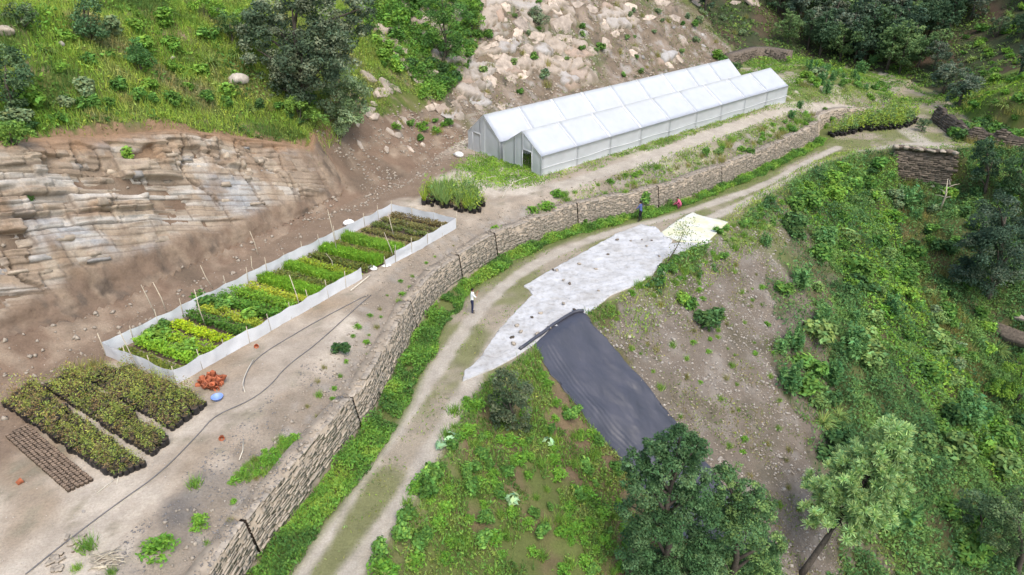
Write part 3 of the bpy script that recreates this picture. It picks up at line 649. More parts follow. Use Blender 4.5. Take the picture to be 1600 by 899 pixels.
# the long sloping ledge on the right bank and other lone rocks
o = put_slab("rock_ledge", 1582, 528, 42, 11, mesh_data("ledge", *slab(rng_s, 8, .9), M_DSTONE), None, .5, None, -.6, (-.35, -.25, .9)); tag(o, "long grey rock ledge jutting from the grass on the right edge", "rock")
o = put_slab("rock_ledge", 1588, 497, 20, 5, SLABM[2], None, .5, None, -.4, (-.3, -.2, .9)); tag(o, "smaller pale ledge of rock just above the long grey one", "rock")
def lone(px, py, w, lab, mat=M_PALESTONE, flat=.7, nm="boulder"):
    p = hit(px, py); s = w * depth(p) / FPX / 2; V, F = boulder(np.random.default_rng(int(px * 7 + py)), 2, flat)
    return tag(link(nm, mesh_data(nm, V, F, mat), None, p + np.array([0, 0, s * .22]), PY.uniform(0, 6), s), lab, "boulder")
lone(373, 130, 34, "smooth pale grey boulder in the grass above the cliff", M_PALESTONE)
lone(95, 71, 16, "pale stone lying in the grass, upper left of the hill")
lone(270, 92, 10, "small whitish stone in the tall grass of the left hillside")
lone(12, 53, 30, "brownish boulder half sunk at the left edge of the hillside", M_STONE)
lone(130, 800, 0.1 + 7, "small yellow stone alone on the pale terrace soil at lower left", M_PALESTONE, .6, "stone")
lone(1035, 428, 12, "grey stone beside the lower end of the leaning sapling", M_PALESTONE)
lone(1052, 532, 12, "largest pale stone on the bare gravel slope beside the dark bush", M_PALESTONE)
lone(984, 527, 8, "white stone near the top corner of the black sheet", M_PALESTONE, .6, "stone")
lone(1457, 292, 9, "pale boulder in the gully below the culvert wall", M_PALESTONE)
lone(1472, 565, 8, "pale stone in the dark gully bed", M_PALESTONE)

M_SLIT = mat_plain('painted_slit_shade', (.022, .016, .012), .95, .4, 6, .1)  # near-black brown that paints the shade inside the wall slits
# ------------------------------------------------------------------ dry-stone walls
STV = np.random.default_rng(33)
WST = []
for k in range(10):
    V, F = block(STV, 1, 1, 1, .13); WST.append((V, F, mesh_data("wall_stone", V, F, M_STONE), mesh_data("dark_wall_stone", V, F, M_DSTONE)))
def wall_sight(p): 
    a, b = proj(p[0], p[1], p[2]); return 0 <= a <= 1600 and 0 <= b <= 899
def stone_wall(root, line, s0, s1, ztop, zbot, cs, ls, batter, slits, dark, budget, th=1.0, side=-1, seed=1, plaster=0.0, skip=.03):
    """core of earth and stone (with open slits), then courses of stones on the face; side -1: the face looks to the right of the line"""
    rng = np.random.default_rng(seed); cuts = [s0] + [x for c in slits for x in (c - .07, c + .07)] + [s1]; mb = MB()
    def frame(s): 
        q = line.at(s); n = line.nrm(s, .6) * -side; return q, n          # n points into the bank
    for a, b in zip(cuts[0::2], cuts[1::2]):
        S = np.linspace(a, b, max(2, int((b - a) / .5) + 1)); q, n = frame(S); zt, zb = ztop(S), zbot(S); U = [q, q + n * batter, q + n * th, q + n * th]
        Vs = [np.c_[U[0], zb - .4], np.c_[U[1] + n * 0, zt], np.c_[U[2], zt + .05], np.c_[U[3], zb - .4]]
        V = np.stack(Vs, 1); m = len(S); V = V.reshape(-1, 3); i = np.arange(m - 1)[:, None] * 4
        F = np.concatenate([np.stack([i[:, 0] + k, i[:, 0] + 4 + k, i[:, 0] + 5 + k, i[:, 0] + 1 + k], 1) for k in range(3)])
        F = np.concatenate([F, np.array([(0, 1, 2, 3), (4 * m - 1, 4 * m - 2, 4 * m - 3, 4 * m - 4)])]); mb.add(V, F)
    link("wall_core", mb.data("wall_core", M_MORTAR if not dark else M_DSTONE), root)
    for c in slits:                                              # added strip in each slit, its shade put into the near-black colour
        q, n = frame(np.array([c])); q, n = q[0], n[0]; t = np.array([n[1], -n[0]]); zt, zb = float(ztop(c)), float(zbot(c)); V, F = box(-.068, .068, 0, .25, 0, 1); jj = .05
        V = np.array([np.r_[q + t * v[0] + n * (batter * v[2] + .03 + v[1]), zb - .1 + (zt - zb + .12) * v[2]] for v in V]); link("slit_shade", mesh_data("slit_shade", V, F, M_SLIT), root)
    ST_ = []
    hmax = float(np.max(ztop(np.linspace(s0, s1, 50)) - zbot(np.linspace(s0, s1, 50))))
    z = 0.0
    while z < hmax - .03:
        h = rng.uniform(*cs); s = s0 + rng.uniform(0, .3)
        while s < s1 - .1:
            l = rng.uniform(*ls); m = s + l / 2; q, n = frame(np.array([m])); q, n = q[0], n[0]; zt, zb = float(ztop(m)), float(zbot(m)); s += l + .015
            f = (z + h / 2) / max(zt - zb, .1)
            if f > 1 - h / 2 / max(zt - zb, .1) + .06: continue
            if rng.random() < skip: continue
            hit_ = [c for c in slits if abs(m - c) < l / 2 + .07]
            if hit_:                                            # trim the stone back to the edge of the slit
                c = hit_[0]; e0, e1 = (m - l / 2, c - .06) if m < c else (c + .06, m + l / 2)
                if e1 - e0 < .07: continue
                m, l = (e0 + e1) / 2, e1 - e0; q, n = frame(np.array([m])); q, n = q[0], n[0]
            if plaster and f < plaster * (1.25 - noise(np.array([m / 3.0]), np.array([0.]), seed=8)[0] * .9): continue
            dp = rng.uniform(.22, .34); pr = rng.uniform(-.02, .03); t = np.array([n[1], -n[0], 0]); nv = np.array([n[0], n[1], 0.]); c = np.array([q[0], q[1], zb + z + h / 2]) + nv * (batter * f - pr + dp / 2)
            ST_.append((c, t * (l * 1.02), nv * dp, np.array([0, 0, h * 1.06]) + nv * batter * .05, rng.integers(10)))
        z += h
    dist = np.array([np.linalg.norm(x[0] - np.array([0, 0, CAMH])) - (0 if wall_sight(x[0]) else -500) for x in ST_]); order = np.argsort(dist / np.array([np.linalg.norm(x[1]) for x in ST_]) ** .5); mb = MB()
    for r_, k in enumerate(order):
        c, a, b, h, v = ST_[k]; M = np.eye(4); M[:3, 0], M[:3, 1], M[:3, 2], M[:3, 3] = a, b, h, c
        if r_ < budget:
            link("stone", WST[v][3 if dark else 2], root).matrix_world = Matrix(M.tolist())
        else: mb.add(WST[v][0] @ M[:3, :3].T + c, WST[v][1])
    if mb.V: tag(link("stonework", mb.data("stonework", M_DSTONE if dark else M_STONE), root), kind="stuff")
def tblock(a, b): return float(WALL.near(np.array([a]), np.array([b]))[1][0])
corner_s = tblock(*c_)
slit_s = [tblock(*gz(a, b)[:2]) for a, b in [(408, 868), (560, 668), (652, 513), (723, 438), (777, 403), (902, 353), (1030, 325), (1130, 290), (1212, 252), (1267, 224)]]
rw = thing("retaining_wall", (0, 0, 0), "long dry stone retaining wall with dark vertical slits between track and terrace", "wall")
S_A = tblock(*gz(330, 990)[:2])
ztopf = lambda s: np.interp(s, WALL.s0, zflat(WALL.P[:, 0])) + np.clip(2.12 - 1.15 * sstep((np.interp(s, WALL.s0, WALL.P[:, 0]) - 38) / 9), .5, 3) + -.36 + .26 * (noise(np.asarray(s) / 1.6, np.asarray(s) * 0, seed=61) - .5)
zbotf = lambda s: np.interp(s, WALL.s0, zflat(WALL.P[:, 0])) - .05
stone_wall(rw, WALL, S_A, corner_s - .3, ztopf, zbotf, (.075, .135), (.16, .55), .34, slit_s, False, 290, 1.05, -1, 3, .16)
rw2 = thing("retaining_wall", (0, 0, 0), "short low return of the stone wall behind the sapling bags", "wall")
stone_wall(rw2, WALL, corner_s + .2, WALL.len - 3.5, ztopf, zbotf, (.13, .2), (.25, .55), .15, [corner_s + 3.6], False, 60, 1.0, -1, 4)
# wall over the culvert, and the dark terrace wall on the right
cw = Line(resample([gzf(1398, 239)[:2], gzf(1440, 240)[:2], gzf(1497, 243)[:2]], .5))
o = thing("culvert_wall", (0, 0, 0), "dark rough stone wall with pale capping under the track above the gully", "wall")
stone_wall(o, cw, 0, cw.len, lambda s: .62 + 0 * np.asarray(s, float), lambda s: -2.9 + 0 * np.asarray(s, float), (.16, .3), (.3, .85), .5, [], True, 130, 1.4, -1, 6, 0, .07)
for k in range(16):
    q = cw.at(cw.len * (k + .5) / 16); h = PY.uniform(.5, .9)
    b_ = link("cap_stone", WST[k % 10][3 if k % 3 else 2], o, (q[0] + PY.uniform(-.1, .1), q[1] + .5 + PY.uniform(-.2, .2), .72), PY.uniform(0, 6), (h, h * .7, PY.uniform(.2, .4)))
dwl = Line(resample(chaikin([(50.2, 82.5), gz(1492, 222, .5)[:2], gz(1545, 232, .4)[:2], gz(1600, 243, .2)[:2], (66, 64)], 1), .5))
o = thing("terrace_wall", (0, 0, 0), "dark overgrown stone terrace wall under the bright grass at right", "wall")
stone_wall(o, dwl, 0, dwl.len, lambda s: 2.0 + .9 * (noise(np.asarray(s, float), np.asarray(s, float) * 0, seed=3) - .5), lambda s: .0 * np.asarray(s, float), (.18, .32), (.35, .9), .5, [], True, 160, 1.0, -1, 9, 0, .12)
# grey stone heap wall behind the far end of the greenhouses
gw = Line(resample([hit(1150, 104)[:2], hit(1190, 92)[:2], hit(1222, 98)[:2]], .5))
o = thing("stone_bank", (0, 0, 0), "low bank of grey stones behind the far end of the greenhouses", "wall")
stone_wall(o, gw, 0, gw.len, lambda s: np.array(Hs(gw.at(s)[..., 0], gw.at(s)[..., 1])) + 1.5, lambda s: np.array(Hs(gw.at(s)[..., 0], gw.at(s)[..., 1])) - .3, (.16, .28), (.3, .7), .7, [], True, 40, 2.0, -1, 11, 0, .1)

# ------------------------------------------------------------------ greenhouses
def film(name, alpha, col=(.86, .88, .90)):
    m, nt, bs = nodes(name); n = tex_noise(nt, .7, 4, .6)
    bs.inputs["Base Color"].default_value = col + (1,); L(nt, ramp(nt, n.outputs[0], .25, .75, tuple(x * .84 for x in col) + (1,), col + (1,)), bs.inputs["Base Color"]); n.inputs['Scale'].default_value = 1.1; bump(nt, bs, n.outputs[0], .25, .12)
    bs.inputs["Roughness"].default_value = .32; bs.inputs["Specular IOR Level"].default_value = .5
    tr = nt.nodes.new("ShaderNodeBsdfTranslucent"); tr.inputs[0].default_value = col + (1,); tp = nt.nodes.new("ShaderNodeBsdfTransparent"); tp.inputs[0].default_value = (.95, .97, .98, 1)
    a = nt.nodes.new("ShaderNodeMixShader"); a.inputs[0].default_value = .35; L(nt, bs.outputs[0], a.inputs[1]); L(nt, tr.outputs[0], a.inputs[2])
    b = nt.nodes.new("ShaderNodeMixShader"); b.inputs[0].default_value = alpha; L(nt, a.outputs[0], b.inputs[1]); L(nt, tp.outputs[0], b.inputs[2]); L(nt, b.outputs[0], nt.nodes["Material Output"].inputs[0])
    return m
M_ROOF = film("roof_film", .11, (.745, .765, .78)); M_SIDE = film("side_film", .22, (.80, .815, .82)); M_SEAM = film("folded_film_seam", .0, (.9, .905, .91))
M_PIPE = mat_plain("galvanised_pipe", (.66, .67, .67), .5, .1, 5, .5, .3)
GO = np.array([2.496, 56.22]); GE = np.array([math.cos(.685), math.sin(.685)]); GA = np.array([-GE[1], GE[0]])
def gp(u, v, z): q = GO + GE * u + GA * v; return np.array([q[0], q[1], z + .026 * u])
def sheet_mesh(name, quad, nu, nv, mat, sag=.0, th=.012):
    """a slightly slack sheet over four corner points, with real thickness"""
    a, b, c, d = [np.asarray(q, float) for q in quad]; U, W = np.meshgrid(np.linspace(0, 1, nu), np.linspace(0, 1, nv), indexing='ij'); U, W = U[..., None], W[..., None]
    P = (a * (1 - U) + b * U) * (1 - W) + (d * (1 - U) + c * U) * W; n = np.cross(b - a, d - a); n /= np.linalg.norm(n)
    P = P + n * (sag * (-np.sin(math.pi * U) * np.sin(math.pi * W) + .6 * (fbm(P[..., 0] * 1.3, P[..., 1] * 1.3, P[..., 2] * 1.3, seed=71)[..., None] - .5) * np.sin(math.pi * U) ** .5))
    f = grid_faces(nu, nv); V = np.concatenate([P.reshape(-1, 3), P.reshape(-1, 3) - n * th]); o = len(P.reshape(-1, 3))
    ii = np.arange(nu) * nv; jj = np.arange(nv); rim = np.concatenate([jj[:-1], ii[:-1] + nv - 1, ((nu - 1) * nv + jj)[::-1][:-1], ii[::-1][:-1]]); r2 = np.roll(rim, -1)
    return mesh_data(name, V, np.concatenate([f, f[:, ::-1] + o, np.stack([rim, rim + o, r2 + o, r2], 1)]), mat, None, None, True)
def greenhouse(v0, W, length, ze, zr, label, front):
    g = tag(link("greenhouse", None), label, "greenhouse", "plastic greenhouses"); N = 9; us = np.linspace(0, length, N + 1); zb = 2.2
    for k in range(N):
        for (va, za, vb, zc) in ((v0, ze, v0 + W / 2, zr), (v0 + W / 2, zr, v0 + W, ze)):
            link("roof_panel", sheet_mesh("roof_panel", [gp(us[k], va, za), gp(us[k + 1], va, za), gp(us[k + 1], vb, zc), gp(us[k], vb, zc)], 9, 7, M_ROOF, .025), g)
        if k: 
            wdt = .3 if k in (2, 3, 6) else .13
            if k in (1, 2, 3, 4, 5, 6, 7, 8):
                for (va, za, vb, zc) in ((v0, ze, v0 + W / 2, zr), (v0 + W / 2, zr, v0 + W, ze)):
                    link("roof_seam", sheet_mesh("roof_seam", [gp(us[k] - wdt / 2, va, za + .014), gp(us[k] + wdt / 2, va, za + .014), gp(us[k] + wdt / 2, vb, zc + .014), gp(us[k] - wdt / 2, vb, zc + .014)], 3, 7, M_SEAM, .0, .01), g)
    for k in range(N):
        for side, v in ((0, v0), (1, v0 + W)):
            
            link("side_sheet", sheet_mesh("side_sheet", [gp(us[k], v, zb), gp(us[k + 1], v, zb), gp(us[k + 1], v, ze), gp(us[k], v, ze)], 12, 6, M_SIDE, .10), g)
    # gables: sheets round the door opening
    for end, u in ((0, 0.0), (1, length)):
        m = v0 + W / 2; dw, dh = .62, 2.0
        zat = lambda v: ze + (zr - ze) * (1 - abs(v - m) / (W / 2))
        dv = v0 + W * (.36 if front else .72)
        pans = [("gable_sheet", [(v0, zb), (dv - dw, zb), (dv - dw, min(zat(dv - dw), 9)), (v0, ze)]), ("gable_sheet", [(dv + dw, zb), (v0 + W, zb), (v0 + W, ze), (dv + dw, zat(dv + dw))])]
        top = [(dv - dw, zb + dh), (dv + dw, zb + dh), (dv + dw, zat(dv + dw)), (dv - dw, zat(dv - dw))]
        if front: pans[1] = ("gable_sheet", [(dv + dw, zb), (m + .9, zb), (m + .9, zat(m + .9)), (m, zr)]); pans.append(("gable_sheet", [(m + .9, zb), (v0 + W, zb), (v0 + W, ze), (m + .9, zat(m + .9))])); pans.append(("gable_sheet", [(dv + dw, zat(dv + dw)), (dv + dw, zat(dv + dw)), (m, zr), (m, zr)]))
        else: pans[0] = ("gable_sheet", [(v0, zb), (m, zb), (m, zr), (v0, ze)]); pans.append(("gable_sheet", [(m, zb), (dv - dw, zb), (dv - dw, zat(dv - dw)), (m, zr)]))
        if front: pans = pans[:3]
        pans.append(("gable_sheet", top))
        if end == 1 or not front: pans.append(("door_sheet", [(dv - dw, zb), (dv + dw, zb), (dv + dw, zb + dh), (dv - dw, zb + dh)]))
        for nm, q in pans:
            q3 = [gp(u, v, z) for v, z in q]
            if end: q3 = q3[::-1]
            link(nm, sheet_mesh(nm, q3, 6, 6, M_SIDE, .05), g)
        for v in (dv - dw, dv + dw): link("door_post", (lambda t: mesh_data("door_post", t[0], t[1], M_PIPE))(tube([gp(u, v, zb), gp(u, v, zb + dh)], .035, 6)), g)
        link("door_lintel", (lambda t: mesh_data("door_lintel", t[0], t[1], M_PIPE))(tube([gp(u, dv - dw, zb + dh), gp(u, dv + dw, zb + dh)], .035, 6)), g)
    for k in range(N + 1):                                       # pipe frames seen through the film
        Pn = [gp(us[k], v0 + .06, zb), gp(us[k], v0 + .06, ze - .14), gp(us[k], v0 + W / 2, zr - .16), gp(us[k], v0 + W - .06, ze - .14), gp(us[k], v0 + W - .06, zb)]
        t = tube(Pn, .025, 6); link("frame_hoop", mesh_data("frame_hoop", t[0], t[1], M_PIPE), g)
    for nm, v, z in (("ridge_pipe", v0 + W / 2, zr - .12), ("eave_pipe", v0 + .06, ze - .06), ("eave_pipe", v0 + W - .06, ze - .06)):
        t = tube([gp(0, v, z), gp(length, v, z)], .03, 6); link(nm, mesh_data(nm, t[0], t[1], M_PIPE), g)
    for z in (3.05,):                                        # clamped folds along the visible wall
        v = v0 if front else v0 + W; n = -1 if front else 1; t = tube([gp(u, v + n * .05, z + .04 * math.sin(u)) for u in np.linspace(0, length, 60)], .028, 5); link("film_fold", mesh_data("film_fold", t[0], t[1], M_SEAM), g)
    return g
greenhouse(0, 5.22, 37.6, 4.12, 5.754, "white plastic greenhouse nearer the track with an open doorway in its gable", True)
greenhouse(5.62, 4.95, 37.2, 4.12, 6.111, "white plastic greenhouse on the hill side with closed gable sheet and slot vent", False)
for k in range(26):                                             # plants inside, dim through the film
    u, v = PY.uniform(1.5, 36), PY.uniform(.6, 1.3); p = gp(u, v, 2.4); bush(PY.choice(['mid', 'upright', 'dark']), p[0], p[1], PY.uniform(.8, 1.25), "green plant growing behind the film wall of the nearer greenhouse", "plants inside the greenhouse", "plant", "greenhouse_plant")
for k in range(7):
    p = gp(PY.uniform(.8, 5), PY.uniform(1.2, 3), 2.4); bush('weed', p[0], p[1], PY.uniform(.7, 1.0), "leafy weeds growing inside the greenhouse doorway", "weeds in the doorway", "plant")
# ------------------------------------------------------------------ the netted nursery bed
def tz(px, py, dz=0.0): 
    p = hit(px, py, HF0); p[2] += dz; return p
cL, cN, cB, cR = [tz(*q) for q in ((166, 556), (276, 600), (612, 334), (713, 357))]
gap_a, gap_b = tz(566, 436), tz(603, 418)
fence = thing("net_fence", (0, 0, 0), "low white shade net fence round the planted seedling beds", "fence")
rngf = np.random.default_rng(8)
def net_run(a, b, hgt, npan, slump=None):
    for k in range(npan):
        p, q = a + (b - a) * k / npan, a + (b - a) * (k + 1) / npan; p = np.array([p[0], p[1], Hs(p[0], p[1]) - .03]); q = np.array([q[0], q[1], Hs(q[0], q[1]) - .03])
        h0, h1 = (hgt, hgt) if slump is None else (hgt + (slump - hgt) * k / npan, hgt + (slump - hgt) * (k + 1) / npan)
        nu, nv = 14, 7; U, W = np.meshgrid(np.linspace(0, 1, nu), np.linspace(0, 1, nv), indexing='ij'); d = (q - p)[:2]; n = np.array([-d[1], d[0]]) / np.linalg.norm(d)
        top = (h0 + (h1 - h0) * U) - .07 * np.sin(math.pi * U); bul = rngf.uniform(-.09, .09) * np.sin(math.pi * U) * (.4 + .6 * W) + .05 * (fbm(U * 4 + k * 3.1 + p[0], W * 2, seed=15) - .5) * np.sin(math.pi * U) ** .4 * 2
        P = np.stack([p[0] + d[0] * U + n[0] * bul, p[1] + d[1] * U + n[1] * bul, p[2] + (q[2] - p[2]) * U + top * W], -1).reshape(-1, 3)
        t = np.r_[n, 0] * .006; f = grid_faces(nu, nv); V = np.concatenate([P + t, P - t]); link("net_panel", mesh_data("net_panel", V, np.concatenate([f, f[:, ::-1] + nu * nv]), M_NET, None, None, True), fence)
        hh = h0 + rngf.uniform(.1, .55); t = tube([p + np.array([0, 0, -.1]), p + np.array([rngf.normal(0, .04), rngf.normal(0, .04), hh])], .022, 5); link("fence_post", mesh_data("fence_post", t[0], t[1], M_PALEWOOD), fence)
HF_ = .82
net_run(cL, cN, HF_, 3); net_run(cN, gap_a, HF_, 9); net_run(gap_b, cR, .25 + .3, 1, HF_); net_run(gap_b + (cR - gap_b) * .02, cR, HF_, 4) if False else None
net_run(gap_b + (cR - gap_b) * .12, cR, HF_, 4); net_run(cR, cB, HF_, 3); net_run(cB, cL, HF_, 15)
def lump(name, px, py, w, lab, cat, mat, flat=.45, seed=1, dz=0.0):
    p = hit(px, py, HF0); s = w * depth(p) / FPX / 2; V, F = boulder(np.random.default_rng(seed), 3, flat, 5); V = V * (1 + .16 * (fbm(V[:, 0] * 2.5, V[:, 1] * 2.5, V[:, 2] * 2.5, seed=seed)[:, None] - .5) * 2)
    return tag(link(name, mesh_data(name, V, F, mat, None, None, True), None, p + np.array([0, 0, s * flat * .75 + dz]), PY.uniform(0, 6), s), lab, cat)
lump("white_sack", 582, 421, 17, "crumpled white sack at the gap in the net fence", "sack", M_WHITE, .4, 3)
lump("white_sack", 604, 416, 15, "flattened white sheet bundle at the foot of the fence post by the gap", "sack", M_WHITE, .2, 9)
lump("white_sack", 545, 352, 22, "white cloth bundle draped inside the back net fence", "sack", M_WHITE, .4, 4)
def sack(px, py, w, lab):                                           # a filled sack lying on its side, tied neck to one end
    p = hit(px, py, HF0); s = w * depth(p) / FPX; n, m = 22, 14; U, A = np.meshgrid(np.linspace(0, 1, n), np.linspace(0, 2 * math.pi, m, endpoint=False), indexing='ij')
    r = (.33 * (np.sin(math.pi * U ** .8) ** .45 + .02)) * (1 + .12 * (fbm(U * 5, np.cos(A) * 2, np.sin(A) * 2, seed=3) - .5) * 2); V = np.stack([(U - .5) * 1.0, r * np.cos(A), np.maximum(r * np.sin(A) * .75, -.2) + .2], -1).reshape(-1, 3)
    F = []; 
    for i in range(n - 1):
        for j in range(m): F.append((i * m + j, i * m + (j + 1) % m, (i + 1) * m + (j + 1) % m, (i + 1) * m + j))
    o = thing("white_sack", p, lab, "sack", None, 2.4); link("sack_body", mesh_data("sack_body", V * s, np.array(F), M_WHITE, None, None, True), o)
    t = tube([np.array([.44, 0, .2]) * s, np.array([.56, 0, .16]) * s, np.array([.66, .02, .05]) * s], [.08 * s, .035 * s, .1 * s], 7); link("tied_neck", mesh_data("tied_neck", t[0], t[1], M_WHITE), o)
sack(717, 245, 17, "full white sack lying on bare earth left of the greenhouse gable")
# strips of seedlings: (green kind, height, soil shows, second colour)
BED = [((.075, .095, .02), .22, .25), ((.11, .20, .02), .38, .35), ((.15, .22, .02), .32, .45), ((.20, .26, .015), .30, .35), ((.055, .11, .02), .42, .3), ((.15, .185, .025), .26, .3), ((.06, .13, .02), .52, .08), ((.085, .16, .02), .5, .08),
       ((.17, .20, .025), .28, .3), ((.10, .19, .02), .42, .1), ((.08, .10, .025), .28, .3), ((.12, .21, .025), .40, .12), ((.13, .17, .02), .26, .35), ((.065, .08, .02), .24, .3), ((.13, .23, .025), .42, .1), ((.085, .095, .025), .24, .3),
       ((.125, .215, .03), .46, .08), ((.12, .10, .045), .14, .5), ((.10, .095, .035), .16, .4), ((.085, .10, .03), .2, .35), ((.11, .105, .04), .18, .4), ((.105, .085, .04), .2, .45)]
nb = len(BED); rb = np.random.default_rng(17)
ORD = "first second third fourth fifth sixth seventh eighth ninth tenth eleventh twelfth thirteenth fourteenth fifteenth sixteenth seventeenth eighteenth nineteenth twentieth twenty-first twenty-second".split()
LOOK = ["low dark olive", "bushy bright green", "fresh yellowish green", "lime green", "mid green", "bright yellow leaved", "tall dense dark green", "tall leafy green", "low yellow", "bright feathery green", "dull green", "upright bright green", "sparse pale green",
        "low dark dull", "grassy bright green", "low brownish olive", "long grassy bright green", "thin brown", "brown and olive", "olive", "thin russet", "rusty brown"]
for k, (c, h, bare) in enumerate(BED):
    w0, w1 = (k + .08) / nb, (k + .93) / nb
    def edge(w, side): return (cL + (cB - cL) * w) if side == 0 else (cN + (cR - cN) * w)
    q = [edge(w0, 0), edge(w0, 1), edge(w1, 1), edge(w1, 0)]; ctr = sum(q) / 4
    q = [p + (ctr - p) / np.linalg.norm((ctr - p)[:2]) * .32 for p in q]
    bed = thing("seedling_bed", (ctr[0], ctr[1], 2.4), f"{LOOK[k]} seedling strip, {ORD[k]} from the near end of the netted plot", "seedling bed", "seedling strips in the netted plot")
    M = MB(); nu, nv = 30, 6; U, W = np.meshgrid(np.linspace(0, 1, nu), np.linspace(0, 1, nv), indexing='ij')
    X = (q[0][0] * (1 - U) + q[1][0] * U) * (1 - W) + (q[3][0] * (1 - U) + q[2][0] * U) * W; Y = (q[0][1] * (1 - U) + q[1][1] * U) * (1 - W) + (q[3][1] * (1 - U) + q[2][1] * U) * W
    Z = Hs(X, Y) + .12 * np.minimum(np.minimum(W, 1 - W) / .2, 1) * np.minimum(np.minimum(U, 1 - U) / .04, 1) + .02 * (fbm(X * 3, Y * 3, seed=4) - .5) - .01
    s_ = link("soil", mesh_data("soil", np.stack([X, Y, Z], -1).reshape(-1, 3) - np.array([ctr[0], ctr[1], 2.4]), grid_faces(nu, nv), M_SOIL), bed)
    n = int(2700 * (1 - bare * .7)); u, w = rb.uniform(.01, .99, n), rb.uniform(.04, .96, n)
    keep = fbm(u * 9, w * 2, seed=80 + k) > bare * .6 + .12; u, w = u[keep], w[keep]; n = len(u)
    x = (q[0][0] * (1 - u) + q[1][0] * u) * (1 - w) + (q[3][0] * (1 - u) + q[2][0] * u) * w; y = (q[0][1] * (1 - u) + q[1][1] * u) * (1 - w) + (q[3][1] * (1 - u) + q[2][1] * u) * w
    hh = 1.15 * h * (.55 + .9 * fbm(u * 8, w * 3, seed=40 + k)); P0 = np.stack([x, y, Hs(x, y) + .1], -1); P = P0 + np.stack([rb.normal(0, .04, n), rb.normal(0, .04, n), hh * rb.uniform(.15, 1, n)], -1)
    mb = MB(); cc = np.asarray(c)[None] * (.75 + .55 * fbm(u * 7, w * 2, seed=60 + k))[:, None]
    if k in (16, 14, 11, 9): V, F = blade_tris(P0, hh * 1.2, .045, .3, rb); mb.add(V, F, np.repeat(vary(cc, n, rb, .18), 3, 0))
    V, F = leaf_quads(P, unit(n, rb) * .7 + np.array([0, 0, .9]), rb.uniform(.09, .19, n), .5, rb); mb.add(V, F, np.repeat(vary(cc, n, rb, .18), 4, 0))
    o = mb.data("seedlings", M_LEAF); o = link("seedlings", o, bed); o.location = (-ctr[0], -ctr[1], -2.4); tag(o, kind="stuff")
for (a, b, s, kd, lb) in [(243, 527, 1.5, 'lime', "bright feathery green bush at the near left of the netted plot"), (290, 548, 1.3, 'lime', "fresh green bush near the near right end of the netted plot"), (258, 512, 1.2, 'mid', "dark green leafy bush behind the bright bush in the netted plot"),
                         (318, 470, 1.5, 'mid', "dense dark green bush at the left of the tall netted beds"), (350, 478, 1.4, 'mid', "rounded leafy bush in the middle of the tall netted beds"), (395, 490, 1.4, 'lime', "light green bush near the front net fence")]:
    p = hit(a, b + 8, HF0); bush(kd, p[0], p[1], s, lb, None, "bush", None, .75)
for k, (a, b, h) in enumerate([(471, 488, 2.3), (218, 583, 2.2), (322, 512, 2.2), (528, 400, 3.2), (245, 496, 1.9), (261, 491, 1.9), (403, 398, 1.6), (616, 372, 1.7), (522, 425, 1.3), (404, 436, 1.5), (617, 407, 1.9), (333, 452, 1.6)]):
    p = hit(a, b, HF0); t = tube([p, p + np.array([PY.uniform(-.35, -.05), PY.uniform(-.1, .3), h * .5]), p + np.array([PY.uniform(-.55, -.2), PY.uniform(-.1, .3), h])], [.03, .027, .02], 5)
    tag(link("bamboo_pole", mesh_data("bamboo_pole", t[0], t[1], M_PALEWOOD)), "thin pale pole standing among the strips of the netted plot", "pole", "poles in the netted plot")

# ------------------------------------------------------------------ bags of saplings
def bag_data(rng, r=.128, h=.25):
    mb = MB(); V, F = lathe([(.02, 0), (r * .9, .0), (r * 1.02, h * .4), (r, h * .92), (r * 1.08, h), (r * .9, h * .99), (r * .86, h * .86)], 9); V = V * (1 + rng.normal(0, .03, V.shape)); mb.add(V, F, None, 0)
    V, F = lathe([(r * .9, h * .88), (.002, h * .92)], 9); mb.add(V, F, None, 1); return mb.data("grow_bag", [M_BAG, M_SOIL])
def sap_data(rng, kind):
    mb = MB()
    if kind == 'shrubby':
        n = int(rng.integers(40, 60)); c = np.array((.14, .165, .042)) * rng.uniform(.8, 1.35) if rng.random() < .78 else np.array((.13, .10, .05)); hgt = rng.uniform(.28, .68)
        for _ in range(4):
            t = rng.uniform(0, 6.28); top = np.array([math.cos(t) * .13, math.sin(t) * .13, hgt * rng.uniform(.6, 1)]); m = n // 4; w = rng.uniform(.1, 1, m)[:, None]; P = top * w + rng.normal(0, .055, (m, 3)) + np.array([0, 0, .19])
            V, F = leaf_quads(P, unit(m, rng) + np.array([0, 0, .6]), rng.uniform(.05, .095, m), .38, rng); mb.add(V, F, np.repeat(vary(c, m, rng, .25), 4, 0))
    elif kind == 'tall':
        n = 40; c = np.array([(.12, .17, .06), (.14, .19, .035), (.075, .125, .045)][rng.integers(3)]); hgt = rng.uniform(.7, 1.25); w = rng.uniform(.2, 1, n)[:, None]; P = np.array([rng.normal(0, .06), rng.normal(0, .06), hgt]) * w + rng.normal(0, .11, (n, 3)) * np.array([1, 1, .5]) + np.array([0, 0, .2])
        V, F = leaf_quads(P, unit(n, rng) * .8 + np.array([0, 0, .8]), rng.uniform(.12, .22, n), .42, rng); mb.add(V, F, np.repeat(vary(c, n, rng, .22), 4, 0))
    else:
        n = 46; V, F = blade_tris(np.tile([[0, 0, .19]], (n, 1)) + rng.normal(0, .03, (n, 3)) * np.array([1, 1, 0]), rng.uniform(.5, 1.0, n), .035, .75, rng); mb.add(V, F, np.repeat(vary((.12, .18, .06) if rng.random() < .6 else (.17, .23, .03), n, rng), 3, 0))
    return mb.data("foliage", M_LEAF)
rg = np.random.default_rng(23)
